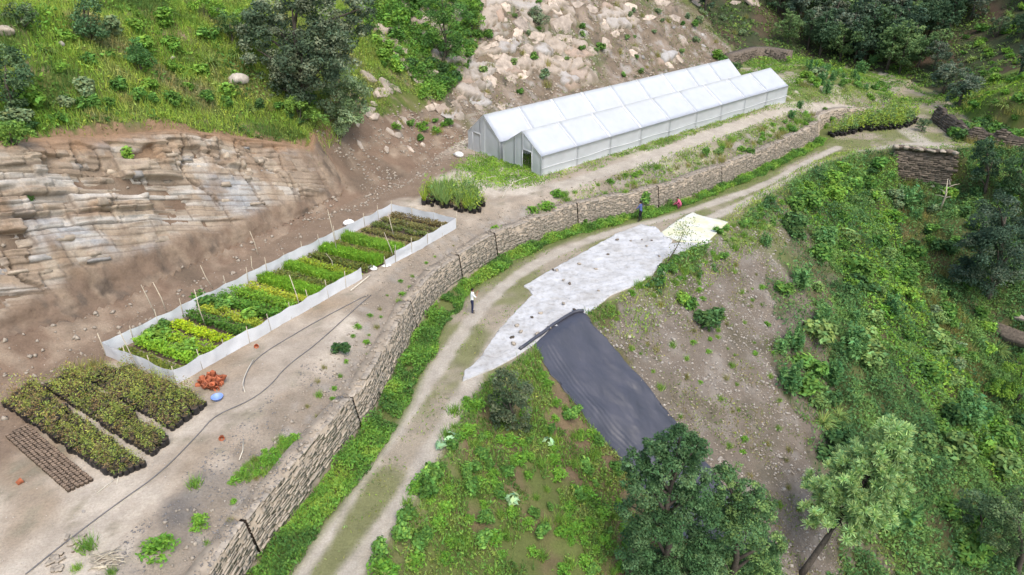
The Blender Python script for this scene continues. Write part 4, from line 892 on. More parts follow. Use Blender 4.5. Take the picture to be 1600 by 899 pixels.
BAGS = [bag_data(rg) for _ in range(4)]; SAPS = {k: [sap_data(rg, k) for _ in range(14)] for k in ('shrubby', 'tall', 'grassy')}
def bagged(p, kind, label, group, sc=1.0):
    o = tag(link({'tall': 'tall_sapling_bag', 'grassy': 'grass_bag'}.get(kind, 'sapling_bag'), PY.choice(BAGS), None, p, PY.uniform(0, 6.28), sc), label, "potted sapling", group); link("foliage", PY.choice(SAPS[kind]), o)
def vdata(me):
    V = np.empty(len(me.vertices) * 3, np.float32); me.vertices.foreach_get("co", V); li = np.empty(len(me.loops), np.int32); me.loops.foreach_get("vertex_index", li)
    tot = np.empty(len(me.polygons), np.int32); me.polygons.foreach_get("loop_total", tot); mi = np.empty(len(me.polygons), np.int32); me.polygons.foreach_get("material_index", mi)
    c = np.ones((len(me.vertices), 4), np.float32); me.attributes["Col"].data.foreach_get("color", c.ravel()) if "Col" in me.attributes else None
    cc = np.ones(len(me.vertices) * 4, np.float32)
    if "Col" in me.attributes: me.attributes["Col"].data.foreach_get("color", cc)
    cc = cc.reshape(-1, 4)[:, :3]; st = np.r_[0, np.cumsum(tot)[:-1]]; F = []; ms = []
    for k in (3, 4):
        s = tot == k
        if s.any(): F.append(li[st[s][:, None] + np.arange(k)]); ms.append(mi[s])
    return V.reshape(-1, 3), F, cc, ms
ROWS = [((10, 637), (60, 603), (232, 727), (178, 748)), ((78, 612), (122, 583), (264, 690), (236, 713)), ((136, 594), (172, 574), (301, 650), (269, 673)), ((188, 584), (210, 580), (324, 632), (304, 647))]
spots = []
for ri, rw_ in enumerate(ROWS):
    a, b, c2, d2 = [hit(*q, HF0) for q in rw_]; a, b, c2, d2 = a + (b - a) * .05, b - (b - a) * .15, c2 - (c2 - d2) * .15, d2 + (c2 - d2) * .05; nl = int(np.linalg.norm(d2 - a) / .262); nw = max(4, int(round(np.linalg.norm(b - a) / .27)))
    for i in range(nl + 1):
        for j in range(nw + 1):
            u, w = i / nl, j / nw; p = (a * (1 - u) + d2 * u) * (1 - w) + (b * (1 - u) + c2 * u) * w; x, y = p[0] + rg.normal(0, .018), p[1] + rg.normal(0, .018); spots.append((ri, np.array([x, y, Hs(x, y) - .01])))
spots.sort(key=lambda s: np.linalg.norm(s[1] - np.array([0, 0, CAMH])))
rname = ["first row from the left edge", "second row from the left edge", "third row, between the wider rows", "fourth row, beside the net fence"]
rest = MB()
for k, (ri, p) in enumerate(spots):
    if k < 300: bagged(p, 'shrubby', f"black bag with a bushy sapling in the {rname[ri]}", "black sapling bags on the terrace", float((.30 + 1.5 * fbm(p[:1] / .7, p[1:2] / .7, seed=66)[0]) * rg.uniform(.8, 1.25)))
    else:
        s = float((.30 + 1.5 * fbm(p[:1] / .7, p[1:2] / .7, seed=66)[0]) * rg.uniform(.8, 1.25)); t = rg.uniform(0, 6.28); Rz = np.array([[math.cos(t), -math.sin(t), 0], [math.sin(t), math.cos(t), 0], [0, 0, 1]])
        for me, off in ((BAGS[k % 4], 0), (SAPS['shrubby'][k * 5 % 14], 2)):
            V, F, cc, ms = vdata(me)
            for f, m_ in zip(F, ms):
                for q in np.unique(m_): rest.add(V @ Rz.T * s + p, f[m_ == q], cc, int(q) + off)
tag(link("sapling_bags", rest.data("sapling_bags", [M_BAG, M_SOIL, M_LEAF])), "rear bags of the four rows of bushy saplings in black bags", "saplings", "black sapling bags on the terrace", "stuff")
# block of small soil bags without plants
a, b, c2, d2 = [hit(*q, HF0) for q in ((10, 681), (42, 668), (143, 752), (108, 768))]
nl, nw = int(np.linalg.norm(d2 - a) / .155), int(np.linalg.norm(b - a) / .15); V, F = lathe([(.01, 0), (.066, 0), (.072, .06), (.066, .115), (.05, .12), (.002, .09)], 7)
mb1 = MB(); mb1.add(V, F[:7 * 3], None, 0); mb1.add(V, F[7 * 3:], None, 1); tb = mb1.data("soil_bag", [M_SOIL, mat_plain("dry_bag_soil", (.20, .15, .11), .95, .25, 20, .1, 0, .25)])
tl = []
for i in range(nl + 1):
    for j in range(nw + 1):
        if (i > nl - 4 and j > nw - 0) or (i < 1 and j < 2): continue
        u, w = i / nl, j / nw; p = (a * (1 - u) + d2 * u) * (1 - w) + (b * (1 - u) + c2 * u) * w; tl.append(np.array([p[0] + rg.normal(0, .008), p[1] + rg.normal(0, .008), Hs(p[0], p[1]) - .005]))
tl.sort(key=lambda p: np.linalg.norm(p - np.array([0, 0, CAMH]))); rest = MB()
for k, p in enumerate(tl):
    if k < 300: tag(link("soil_bag", tb, None, p, PY.uniform(0, 6), PY.uniform(1.02, 1.15)), "small open soil bag without a plant in the tight block at left", "soil bag", "block of small soil bags")
    else:
        V, F, cc, ms = vdata(tb)
        for f, m_ in zip(F, ms):
            for q in np.unique(m_): rest.add(V + p, f[m_ == q], None, int(q))
if rest.V: tag(link("soil_bags", rest.data("soil_bags", list(tb.materials))), "rear part of the tight block of small soil bags", "soil bags", "block of small soil bags", "stuff")
# sapling bags in the corner of the second wall, and those at the end of the net fence
PL = zpoly([(1290, 212), (1330, 195), (1372, 184), (1400, 180), (1432, 186), (1428, 198), (1400, 204), (1350, 206), (1318, 213), (1300, 217)])
k = 0; gx = np.arange(PL[:, 0].min(), PL[:, 0].max(), .55); gy = np.arange(PL[:, 1].min(), PL[:, 1].max(), .55)
for x in gx:
    for y in gy:
        x2, y2 = x + rg.normal(0, .05), y + rg.normal(0, .05)
        if inpoly(PL, np.array([x2]), np.array([y2]))[0]: bagged(np.array([x2, y2, Hs(x2, y2)]), 'tall', "tall leafy sapling in a black bag on the bend of the track", "tall saplings massed on the bend", rg.uniform(1.25, 1.75))
PL2 = zpoly([(655, 318), (668, 302), (700, 292), (738, 304), (757, 322), (748, 332), (722, 336), (708, 326), (690, 328)])
for x in np.arange(PL2[:, 0].min(), PL2[:, 0].max(), .36):
    for y in np.arange(PL2[:, 1].min(), PL2[:, 1].max(), .36):
        if inpoly(PL2, np.array([x]), np.array([y]))[0]: rg.random() < .86 and bagged(np.array([x + rg.normal(0, .08), y + rg.normal(0, .08), Hs(x, y)]), ['grassy', 'grassy', 'tall', 'shrubby'][rg.integers(4)], "grassy leaved plant in a black bag past the far end of the net fence", "grassy bags past the net fence", rg.uniform(.8, 1.6))

# ------------------------------------------------------------------ clay pots, bowl, hoses, sticks, bricks
pv, pf = lathe([(.0, .0), (.085, .0), (.12, .19), (.135, .2), (.135, .24), (.115, .24), (.10, .03), (.0, .03)], 12); potm = mesh_data("clay_pot", pv, pf, M_TERRA, None, None, False)
pc = [hit(*q, HF0) for q in ((334, 588), (352, 598), (334, 612), (312, 604))]
for k in range(44):
    u, w = rg.uniform(0, 1), rg.uniform(0, 1); p = (pc[0] * (1 - u) + pc[1] * u) * (1 - w) + (pc[3] * (1 - u) + pc[2] * u) * w; lay = 0 if k < 30 else 1
    o = link("clay_pot", potm, None, (p[0], p[1], Hs(p[0], p[1]) + .07 + .15 * lay), PY.uniform(0, 6), PY.uniform(.85, 1.1)); o.rotation_euler = (PY.uniform(-1.9, 1.9), PY.uniform(-.6, .6), PY.uniform(0, 6))
    tag(o, "terracotta plant pot tumbled in the heap at the fence corner", "plant pot", "heap of terracotta pots")
for (a, b, lab) in [(27, 758, "broken terracotta lump alone on the ground below the soil bags"), (347, 684, "pinkish broken clay pot half sunk in the pale soil"), (401, 541, "small reddish pot lying by the front of the net fence")]:
    p = hit(a, b, HF0); o = tag(link("clay_pot", potm, None, p + np.array([0, 0, .06]), 0, .9), lab, "plant pot"); o.rotation_euler = (1.3, .3, PY.uniform(0, 6))
bp = hit(340, 624, HF0); V, F = lathe([(.0, .0), (.19, .0), (.25, .14), (.275, .15), (.265, .165), (.24, .15), (.18, .02), (.0, .02)], 22); tag(link("plastic_bowl", mesh_data("plastic_bowl", V, F, M_BLUE, None, None, True), None, bp, 0, 1.0), "round light blue plastic bowl on the ground beside the clay pots", "bowl")
def hose(pts, r, mat, lab, name="hose", cat="hose", lift=.02):
    P = chaikin([hit(*q, HF0)[:2] for q in pts], 3); P = resample(P, .35); P = np.c_[P, Hs(P[:, 0], P[:, 1]) + r + lift * noise(P[:, 0] * 1.3, P[:, 1] * 1.3, seed=2)]; t = tube(P, r, 6); return tag(link(name, mesh_data(name, t[0], t[1], mat)), lab, cat)
hose([(40, 899), (100, 850), (180, 790), (250, 742), (310, 680), (335, 650), (390, 628), (425, 602), (445, 575), (500, 535), (580, 462)], .024, M_HOSE, "long dark hose running down the pale terrace to the lower left corner")
hose([(380, 612), (382, 590), (398, 562), (440, 535), (500, 500), (575, 462)], .022, M_HOSE, "dark hose curving beside the front of the net fence")
hose([(383, 614), (378, 600), (386, 580), (396, 563)], .025, M_PHOSE, "short pale hose end bent near the clay pots")
hose([(548, 456), (562, 445), (578, 432)], .05, M_PHOSE, "pale timber length lying outside the net fence gap", "timber_length", "timber")
hose([(183, 757), (186, 740), (192, 730)], .022, M_PHOSE, "short pale cord end at the foot of the first sapling row", "cord", "cord")
hose([(152, 772), (170, 757), (182, 748)], .022, M_PHOSE, "pale stick between the soil bags and the dark hose", "stick", "stick")
hose([(374, 720), (382, 700), (380, 690)], .025, M_PHOSE, "pale stick lying at the edge of the grass patch on the terrace", "stick", "stick")
hose([(785, 310), (792, 297), (806, 284), (830, 277)], .03, M_PHOSE, "pale hose leading from the greenhouse doorway", "hose", "hose", .1)
hose([(145, 889), (168, 888)], .05, M_PALEWOOD, "straight pale stick at the bottom left among stones", "stick", "stick")
for k in range(20):
    a, b = 165 + PY.uniform(-14, 20), 874 + PY.uniform(-9, 11); p = hit(a, b, HF0); th = PY.uniform(-.6, .9); l = PY.uniform(.4, .9); d = np.array([math.cos(th), math.sin(th), 0]) * l / 2; z = np.array([0, 0, .04 + .015 * (k % 5)])
    t = tube([p - d + z, p + z * 1.3, p + d + z], [.022, .02, .014], 5); tag(link("dry_stick", mesh_data("dry_stick", t[0], t[1], M_PALEWOOD)), "dry grey stick in the loose pile at the bottom left", "stick", "pile of dry sticks")
for k in range(34):
    near = k < 17; a, b = ((118 + PY.uniform(-14, 12), 851 + PY.uniform(-12, 10)) if near else (86 + PY.uniform(-14, 12), 880 + PY.uniform(-14, 14))); p = hit(a, b, HF0)
    o = link("broken_brick", WST[k % 10][2], None, p + np.array([0, 0, .06]), PY.uniform(0, 6), (PY.uniform(.16, .30), PY.uniform(.08, .13), .08)); o.rotation_euler[0] = PY.uniform(-.4, .4); o.data = SHARD[k % 3] if 'SHARD' in globals() else o.data
    tag(o, "pale broken stone in the heap where the dark hose ends" if near else "pale broken stone in the lower heap by the bottom edge", "stone", "heaps of pale broken stone")

# ------------------------------------------------------------------ sheets spread on the track and the black sheet on the slope
def mat_sheet():
    m, nt, bs = nodes("white_woven_sheet"); n = tex_noise(nt, .55, 8, .7); n2 = tex_noise(nt, 3.5, 6, .7)
    c = ramp(nt, n.outputs[0], .36, .58, (.37, .355, .33, 1), (.50, .497, .49, 1)); c = mult(nt, c, ramp(nt, n2.outputs[0], .30, .52, (.72, .70, .67, 1), (1, 1, 1, 1))); L(nt, c, bs.inputs["Base Color"]); bs.inputs["Roughness"].default_value = .8; bump(nt, bs, n2.outputs[0], .5, .05); return m
M_TARP = mat_sheet()
def mat_yellow():
    m, nt, bs = nodes("yellowed_sheet"); n = tex_noise(nt, .9, 4, .6); L(nt, ramp(nt, n.outputs[0], .42, .6, (.56, .545, .36, 1), (.57, .565, .51, 1)), bs.inputs["Base Color"]); bs.inputs["Roughness"].default_value = .7; return m
M_YEL = mat_yellow()
def mat_black():
    m, nt, bs = nodes("black_plastic_sheet"); n = tex_noise(nt, .8, 5, .6); L(nt, ramp(nt, n.outputs[0], .35, .68, (.036, .037, .048, 1), (.05, .05, .065, 1)), bs.inputs["Base Color"]); bs.inputs["Roughness"].default_value = .5; bs.inputs["Specular IOR Level"].default_value = .7; return m
M_BLACK = mat_black()
def cloth(name, bot, right, top, left, mat, lab, cat, nu, nv, amp, lift, folds=0.0, fs=1.0):
    """four-sided sheet laid over the ground; sides are photo pixels on the ground, each in the direction of travel"""
    b_, t_ = [resample(hits(s, HF0)[:, :2], .01 + 1e-6) for s in (bot, top)]; l_, r_ = [resample(hits(s, HF0)[:, :2], .01 + 1e-6) for s in (left, right)]
    def smp(P, u): return P[np.clip((u * (len(P) - 1)).astype(int), 0, len(P) - 1)]
    u, v = np.linspace(0, 1, nu), np.linspace(0, 1, nv); U, W = np.meshgrid(u, v, indexing='ij'); U_, W_ = U[..., None], W[..., None]
    B, T, Lf, Rg = smp(b_, u)[:, None], smp(t_, u)[:, None], smp(l_, v)[None], smp(r_, v)[None]
    P = (1 - W_) * B + W_ * T + (1 - U_) * Lf + U_ * Rg - ((1 - U_) * (1 - W_) * b_[0] + U_ * (1 - W_) * b_[-1] + (1 - U_) * W_ * t_[0] + U_ * W_ * t_[-1])
    jit = (fbm(P[..., 0] * 1.1, P[..., 1] * 1.1, seed=91)[..., None] - .5) * .35 * (np.minimum(np.minimum(U, 1 - U), np.minimum(W, 1 - W)) < .02)[..., None]; P = P + jit
    X, Y = P[..., 0], P[..., 1]; Z = Hs(X, Y)
    w = fbm(X * 1.6, Y * 1.6, seed=92) - .5; w2 = np.abs(fbm(X * .9 + w, Y * .9, seed=93) - .5)
    Z = Z + lift + amp * (w + .6 * (.18 - w2) * 2)
    if folds:
        s = np.minimum(np.abs(U - (.16 + .10 * W)) / .16, 1); Z = Z + folds * (1 - s) * (np.sin((U * 105 + 2.5 * fbm(W * 4, U * 3, seed=94) - W * 7)) * .55 + .25) * sstep(W / .1)
        Z = Z + folds * .35 * np.maximum(0, fbm(U * 9 - W * 2.5, W * 3.2, seed=95) - .58) * 4
    V = np.stack([X, Y, Z], -1).reshape(-1, 3); f = grid_faces(nu, nv); rim = np.concatenate([np.arange(nv)[:-1], (np.arange(nu) * nv + nv - 1)[:-1], ((nu - 1) * nv + np.arange(nv))[::-1][:-1], (np.arange(nu) * nv)[::-1][:-1]]); n0 = len(V)
    V = np.concatenate([V, V[rim] - np.array([0, 0, lift + .05])]); q = np.arange(len(rim)); F = np.concatenate([f[:, ::-1] if False else f, np.stack([rim, rim[np.roll(q, -1)], n0 + np.roll(q, -1), n0 + q], 1)])
    return tag(link(name, mesh_data(name, V, F, mat, None, None, True)), lab, cat)
cloth("white_sheet", [(723, 597), (748, 586), (770, 578), (800, 562), (838, 537), (905, 487)], [(905, 487), (918, 492), (926, 484)], [(776, 521), (797, 497), (831, 463), (870, 452), (926, 484)], [(723, 597), (728, 580), (752, 560), (776, 521)], M_TARP, "crumpled white sheet on the track reaching down to the black sheet", "ground sheet", 130, 80, .13, .06)
cloth("white_sheet", [(818, 449), (832, 463), (880, 470), (925, 487)], [(925, 487), (955, 462), (985, 450), (1020, 431), (1040, 402), (1050, 378)], [(1000, 353), (1025, 356), (1050, 378)], [(818, 449), (860, 424), (915, 394), (965, 366), (1000, 353)], M_TARP, "large white sheet spread on the track in front of the yellow sheet", "ground sheet", 100, 180, .13, .08)
cloth("white_sheet", [(1036, 405), (1060, 398), (1085, 388)], [(1085, 388), (1100, 384), (1112, 378)], [(1040, 382), (1075, 378), (1112, 376)], [(1036, 405), (1040, 395), (1040, 382)], M_TARP, "small white sheet end under the lower edge of the yellow sheet", "ground sheet", 30, 16, .06, .035)
cloth("yellow_sheet", [(1031, 366), (1060, 378), (1100, 383)], [(1100, 383), (1120, 365), (1137, 348)], [(1082, 333), (1110, 342), (1137, 348)], [(1031, 366), (1055, 348), (1082, 333)], M_YEL, "pale yellow sheet spread at the far end of the white sheets", "ground sheet", 40, 40, .08, .075)
cloth("black_sheet", [(834, 541), (862, 514), (885, 494), (905, 487)], [(905, 487), (920, 497), (985, 578), (1057, 660), (1112, 735), (1210, 856)], [(1075, 850), (1140, 862), (1210, 856)], [(834, 541), (880, 612), (935, 682), (972, 722), (1075, 850)], M_BLACK, "long shiny black plastic sheet laid down the slope from the track", "ground sheet", 170, 170, .045, .08, .016)
hose([(812, 549), (836, 532), (868, 508), (898, 489), (912, 489)], .11, M_BLACK, "rolled black upper hem of the plastic sheet weighted at the track edge", "rolled_hem", "sheet roll", .06)
for k, (a, b) in enumerate([(864, 424), (905, 415), (930, 423), (890, 446), (985, 379), (1003, 377), (1018, 378), (1030, 403), (935, 457), (964, 377), (880, 477), (845, 492), (831, 499), (808, 511), (814, 521), (800, 530), (880, 440), (1010, 387), (925, 488), (858, 515), (840, 525), (897, 487), (802, 540), (870, 425), (950, 400)]):
    p = hit(a, b); V, F = boulder(np.random.default_rng(k), 1, .5, 5); up = k < 19
    tag(link("weight_stone", mesh_data("weight_stone", V, F, M_STONE if k % 3 else M_DSTONE), None, p + np.array([0, 0, .14]), PY.uniform(0, 6), PY.uniform(.10, .2) * (1 if up else 1.3)), "dark stone weighing down the white sheets on the track" if up else "stone weighing down the upper hem of the black sheet", "stone", "stones weighing down the sheets")
# ------------------------------------------------------------------ trees
DARK, DARK2 = (.038, .068, .032), (.065, .10, .05)
def tree(label, base, lobes, leaf=.16, dens=1.0, col=DARK, col2=DARK2, trunk=.16, lean=None, cat="tree", name="tree", jit=.5, seed=None, sub=9, group=None, sink=.2):
    """base: ground pixel (or a point); lobes: (pixel x, pixel y, pixel radius) of the foliage masses standing about the trunk"""
    b = hit(*base, HF0) if len(base) == 2 else np.asarray(base, float); rng = np.random.default_rng(int(seed if seed is not None else base[0] * 13 + base[1])); o = thing(name, b - np.array([0, 0, sink]), label, cat, group); b0 = b - np.array([0, 0, sink])
    Ls = []
    for (a, c, r) in lobes:
        u, dy, dz = ray(a, c); rr = r * (b[1] / dy) / FPX; yy = b[1] + rng.normal(0, jit) * rr * .8; t = yy / dy; Ls.append((u * t - b0[0], yy - b0[1], CAMH + dz * t - b0[2], rr))
    link("crown", crown_data("crown", Ls, leaf, dens, col, rng, .5, col2, sub), o)
    mb = MB(); top = np.mean([l[:3] for l in Ls], 0); top[2] = max(l[2] for l in Ls) * .85
    k = np.linspace(0, 1, 9)[:, None]; w = np.c_[np.sin(k * 5) * .05, np.cos(k * 4) * .05, 0 * k] * top[2]; path = k * top + w * k * (1 - k) * 4; V, F = tube(path, trunk * (1.15 - .85 * k[:, 0]), 8); mb.add(V, F)
    for l in Ls:
        e = np.array(l[:3]); z0 = np.clip(e[2] - l[3] * 1.6, .15 * top[2], top[2] * .9) / top[2]; s = np.array([np.interp(z0, k[:, 0], path[:, q]) for q in range(3)]); m = (s + e) / 2 + np.array([0, 0, .12 * l[3]]); V, F = tube([s, m, e], [trunk * .5, trunk * .35, trunk * .14], 6); mb.add(V, F)
    link("trunk", mb.data("trunk", M_BARK), o); return o
tree("big dark oak tree with mottled grey leaves crowning the cliff on the left hill", (462, 172), [(412, 25, 32), (455, 5, 36), (505, 18, 38), (548, 40, 28), (440, 62, 36), (490, 66, 38), (535, 85, 32), (402, 78, 30), (455, 112, 34), (500, 118, 32), (425, 135, 28), (480, -25, 34), (472, 90, 36), (520, 60, 34), (470, 145, 28), (395, 45, 30), (560, 15, 26)], .22, 1.3, (.046, .068, .042), (.10, .12, .08), .28)
tree("silvery green small tree at the right end of the cliff top", (532, 212), [(530, 128, 30), (550, 148, 28), (518, 160, 28), (545, 180, 24), (512, 190, 20), (535, 200, 18), (560, 165, 18)], .2, 1.3, (.20, .235, .135), (.13, .175, .08), .12)
tree("light green leafy shrub at the foot of the big dark oak", (465, 190), [(462, 160, 18), (448, 172, 13), (482, 178, 16), (500, 186, 14)], .17, 1.0, (.12, .19, .04), (.08, .14, .035), .08, cat="shrub", name="shrub")
tree("yellowish green bush under the left side of the big oak", (462, 118), [(458, 92, 16), (474, 100, 14), (488, 92, 12)], .17, 1.0, (.15, .19, .06), (.09, .12, .04), .08, cat="shrub", name="shrub")
tree("bluish green bushy tree at the top left of the hillside", (140, 66), [(140, 42, 22), (128, 55, 14), (152, 52, 16), (138, 12, 18), (146, -8, 16), (125, 28, 13)], .17, 1.0, (.045, .085, .04), (.07, .12, .055), .1)
tree("soft feathery green bush in the middle of the left hillside", (218, 112), [(216, 84, 19), (205, 96, 14), (230, 94, 15), (213, 70, 11)], .15, 1.0, (.075, .15, .045), (.05, .10, .035), .08, cat="shrub", name="shrub")
tree("dark rounded shrub at the left edge of the photo", (14, 176), [(8, 92, 26), (28, 122, 22), (6, 135, 26), (24, 158, 18)], .17, 1.0, (.032, .06, .03), (.06, .095, .045), .1, cat="shrub", name="shrub")
tree("bright green bush near the lower left edge of the hillside", (20, 232), [(14, 205, 22), (36, 212, 14), (4, 222, 18)], .16, .9, (.095, .16, .035), (.06, .11, .03), .08, cat="shrub", name="shrub")
tree("dark twiggy shrub at the top left corner", (34, 44), [(34, 24, 20), (50, 32, 13), (18, 34, 14)], .17, 1.0, (.04, .065, .03), (.07, .09, .05), .08, cat="shrub", name="shrub")
tree("thin dark bush left of the big oak beneath the hill crest", (362, 68), [(360, 30, 20), (372, 50, 18), (350, 48, 14)], .17, .8, (.05, .085, .03), (.08, .12, .045), .08, cat="shrub", name="shrub")
tree("bright light green bush above the oak on the hill crest", (320, 30), [(318, 12, 20), (342, 16, 16), (296, 14, 14)], .17, .9, (.13, .21, .03), (.09, .16, .03), .08, cat="shrub", name="shrub")
tree("tall dark green tree on the spur beside the pale rock slope", (690, 105), [(678, 20, 26), (696, 45, 26), (716, 20, 22), (672, 62, 18), (706, 78, 20), (690, -10, 26), (728, 60, 14)], .2, .9, (.05, .105, .03), (.085, .16, .035), .15)
tree("leafy green tree at the crest where grass meets the rock slope", (735, 60), [(730, 10, 20), (742, 32, 16), (722, 34, 16), (738, -12, 18)], .2, .9, (.09, .17, .03), (.06, .12, .03), .12)
tree("dark shrub in a pocket of the pink rock slope", (842, 40), [(838, 22, 13), (850, 30, 11), (830, 32, 8)], .2, .9, (.06, .085, .05), (.10, .13, .08), .08, cat="shrub", name="shrub")
# the two oaks at the bottom, the pine, the tree on the right and the gully trees
BO = (.038, .076, .032); BO2 = (.072, .12, .055)
tree("dark leafy oak in front of the lower end of the black sheet", (6.6, 21.6, float(Hs(6.6, 21.6))), [(1062, 684, 27), (1085, 702, 22), (1030, 712, 30), (995, 722, 24), (1058, 735, 32), (1088, 752, 24), (1012, 762, 34), (985, 790, 24), (1052, 792, 40), (1015, 830, 42), (1070, 840, 34), (990, 862, 30), (1040, 890, 46), (1005, 920, 44), (1075, 900, 30), (1100, 800, 26), (1098, 850, 30), (1085, 775, 24), (1075, 720, 24), (1028, 700, 24), (985, 745, 20), (1100, 880, 34)], .125, 1.25, BO, BO2, .2, jit=.35, sub=11)
tree("second dark oak at the bottom edge right of the sheet", (10.2, 22.6, float(Hs(10.2, 22.6))), [(1150, 742, 22), (1172, 770, 26), (1138, 778, 28), (1182, 812, 26), (1125, 815, 24), (1158, 832, 36), (1115, 862, 28), (1190, 862, 24), (1150, 892, 42), (1105, 905, 30), (1200, 900, 28), (1130, 745, 20), (1185, 790, 26), (1208, 850, 22), (1140, 800, 30)], .125, 1.1, BO, (.08, .13, .045), .2, jit=.5, sub=11)
tree("low round dark bush tree on the verge left of the black sheet", (798, 668), [(792, 600, 24), (812, 612, 22), (780, 625, 20), (806, 640, 26), (786, 655, 22), (815, 668, 16), (796, 690, 16)], .13, 1.1, (.042, .060, .034), (.085, .10, .06), .1)
tree("very dark dense tree at the right edge above the gully", (1545, 468), [(1560, 322, 28), (1578, 350, 26), (1540, 352, 30), (1592, 385, 24), (1520, 385, 28), (1560, 392, 40), (1510, 425, 26), (1548, 432, 36), (1585, 425, 24)], .2, 1.1, (.030, .050, .033), (.058, .078, .055), .25)
tree("narrow dark tree beside the culvert wall", (1540, 300), [(1540, 228, 15), (1530, 245, 16), (1552, 250, 15), (1542, 268, 17), (1528, 275, 12)], .2, 1.0, (.03, .055, .03), (.06, .09, .055), .14)
tree("dark crown behind the narrow tree at the right edge", (1590, 320), [(1588, 262, 20), (1600, 290, 24), (1572, 292, 18), (1600, 245, 18)], .2, 1.0, (.035, .065, .03), (.06, .10, .045), .16)
tree("dark leafy tree at the bottom right corner", (1590, 905), [(1570, 800, 26), (1595, 830, 34), (1560, 850, 26), (1600, 780, 26), (1540, 880, 24), (1590, 885, 40)], .15, .9, (.04, .065, .03), (.075, .105, .05), .2)
tree("shadowy shrub beside the pine at lower right", (1530, 830), [(1525, 785, 22), (1545, 800, 20), (1505, 800, 18), (1530, 820, 22)], .15, 1.0, (.045, .075, .04), (.075, .115, .06), .1, cat="shrub", name="shrub")
tree("bright leafy bush at the right edge below the rock ledge", (1585, 640), [(1580, 590, 24), (1600, 615, 24), (1560, 610, 18), (1590, 640, 22), (1598, 570, 18)], .16, .9, (.12, .19, .03), (.07, .13, .03), .1, cat="shrub", name="shrub")
# grove on the upper right: five makes of tree set out many times
GR = []
for k in range(5):
    rng = np.random.default_rng(300 + k); ls = [(rng.normal(0, 1.0), rng.normal(0, 1.0), z + rng.normal(0, .2), r) for z, r in ((2.0, 1.1), (2.9, 1.4), (3.8, 1.45), (4.7, 1.2), (5.6, .9), (3.2, 1.3), (4.3, 1.2))]
    c = [(.036, .062, .032), (.042, .07, .036), (.05, .072, .048), (.034, .056, .036), (.055, .09, .036)][k]; c2 = [(.05, .08, .045), (.06, .09, .05), (.10, .115, .085), (.05, .075, .05), (.075, .115, .045)][k]
    mb = MB(); V, F = tube([(0, 0, 0), (.1, .05, 2), (0, .1, 4), (.1, 0, 5.6)], [.2, .16, .1, .03], 7); mb.add(V, F)
    for l in ls: V, F = tube([(.05, .05, max(1, l[2] - 1.3)), l[:3]], [.07, .025], 5); mb.add(V, F)
    GR.append((crown_data("crown", ls, .3, 1.0, c, rng, .5, c2, 8), mb.data("trunk", M_BARK)))
def grove(px, py, h, k, label, group="dark trees of the grove above the track"):
    p = hit(px, py, HF0); o = thing("tree", p - np.array([0, 0, .2]), label, "tree", group, PY.uniform(0, 6)); s = h / 6.6; o.scale = (s * PY.uniform(.9, 1.15), s * PY.uniform(.9, 1.15), s)
    link("crown", GR[k][0], o); link("trunk", GR[k][1], o)
for (a, b, h, k, lb) in [(1472, 150, 5.5, 2, "grey green tree standing at the right end of the grove by the track"), (1495, 172, 5.6, 2, "round dark tree at the corner of the dark stone wall"), (1458, 112, 5.2, 2, "pale crowned tree second from the right in the grove"), (1450, 60, 7.5, 0, "tall tree at the right edge of the grove under the bright slope"),
                         (1590, 128, 4.8, 3, "dark round tree at the right edge on the bright green slope"), (1558, 58, 3.6, 1, "small dark tree on the upper bright slope"), (1598, 60, 4.4, 0, "dark tree at the top right corner"), (1440, 205, 2.0, 1, "small dark bush where the track bends"),
                         (1230, 70, 6.0, 4, "leftmost tree of the grove beside the bare red bank"), (1215, 22, 6, 1, "tree at the top behind the bare red bank")]: grove(a, b, h, k, lb)
for k, (a, b) in enumerate([(1262, 78), (1292, 70), (1325, 84), (1352, 72), (1384, 94), (1412, 84), (1432, 112), (1246, 44), (1278, 40), (1310, 44), (1340, 40), (1370, 52), (1400, 50), (1428, 64), (1250, 8), (1290, 12), (1325, 8), (1358, 14), (1392, 12), (1424, 24), (1460, 20), (1490, 12), (1405, 116), (1312, 96), (1222, 2), (1270, 60), (1300, 58), (1338, 64), (1366, 68), (1396, 72), (1420, 100), (1240, 30), (1298, 26), (1330, 28), (1375, 32), (1410, 40), (1445, 36), (1475, 66), (1385, 112), (1350, 96), (1280, 90), (1335, 100)]):
    grove(a, b, PY.uniform(6, 8.6), PY.randrange(5), "dense dark evergreen tree among the grove on the upper right slope")
for k in range(46):                                              # the grove goes on up the slope
    s = PY.uniform(RF1 + 8, RH0 - 20); d = PY.uniform(9, 46); q = TOE.at(s) + TOE.nrm(s, 3) * d; a, b = proj(q[0], q[1], Hs(q[0], q[1]) + 6)
    if inview(q[0], q[1], Hs(q[0], q[1]) + 5, 60) or a > 1600: 
        o = thing("tree", (q[0], q[1], float(Hs(*q)) - .2), "dense dark evergreen tree among the grove on the upper right slope", "tree", "dark trees of the grove above the track", PY.uniform(0, 6)); g = GR[PY.randrange(5)]; sc = PY.uniform(.8, 1.2); o.scale = (sc,) * 3; link("crown", g[0], o); link("trunk", g[1], o)
for (a, b, h) in [(1640, 330, 6), (1680, 420, 6.5), (1655, 560, 5), (1690, 640, 6), (1720, 300, 7), (1660, 760, 6), (1700, 520, 5.5), (1640, 60, 6), (1690, 120, 6.5)]: grove(a, b, h, 1, "dark tree beyond the right edge of the photo on the gully bank", "trees past the right edge")
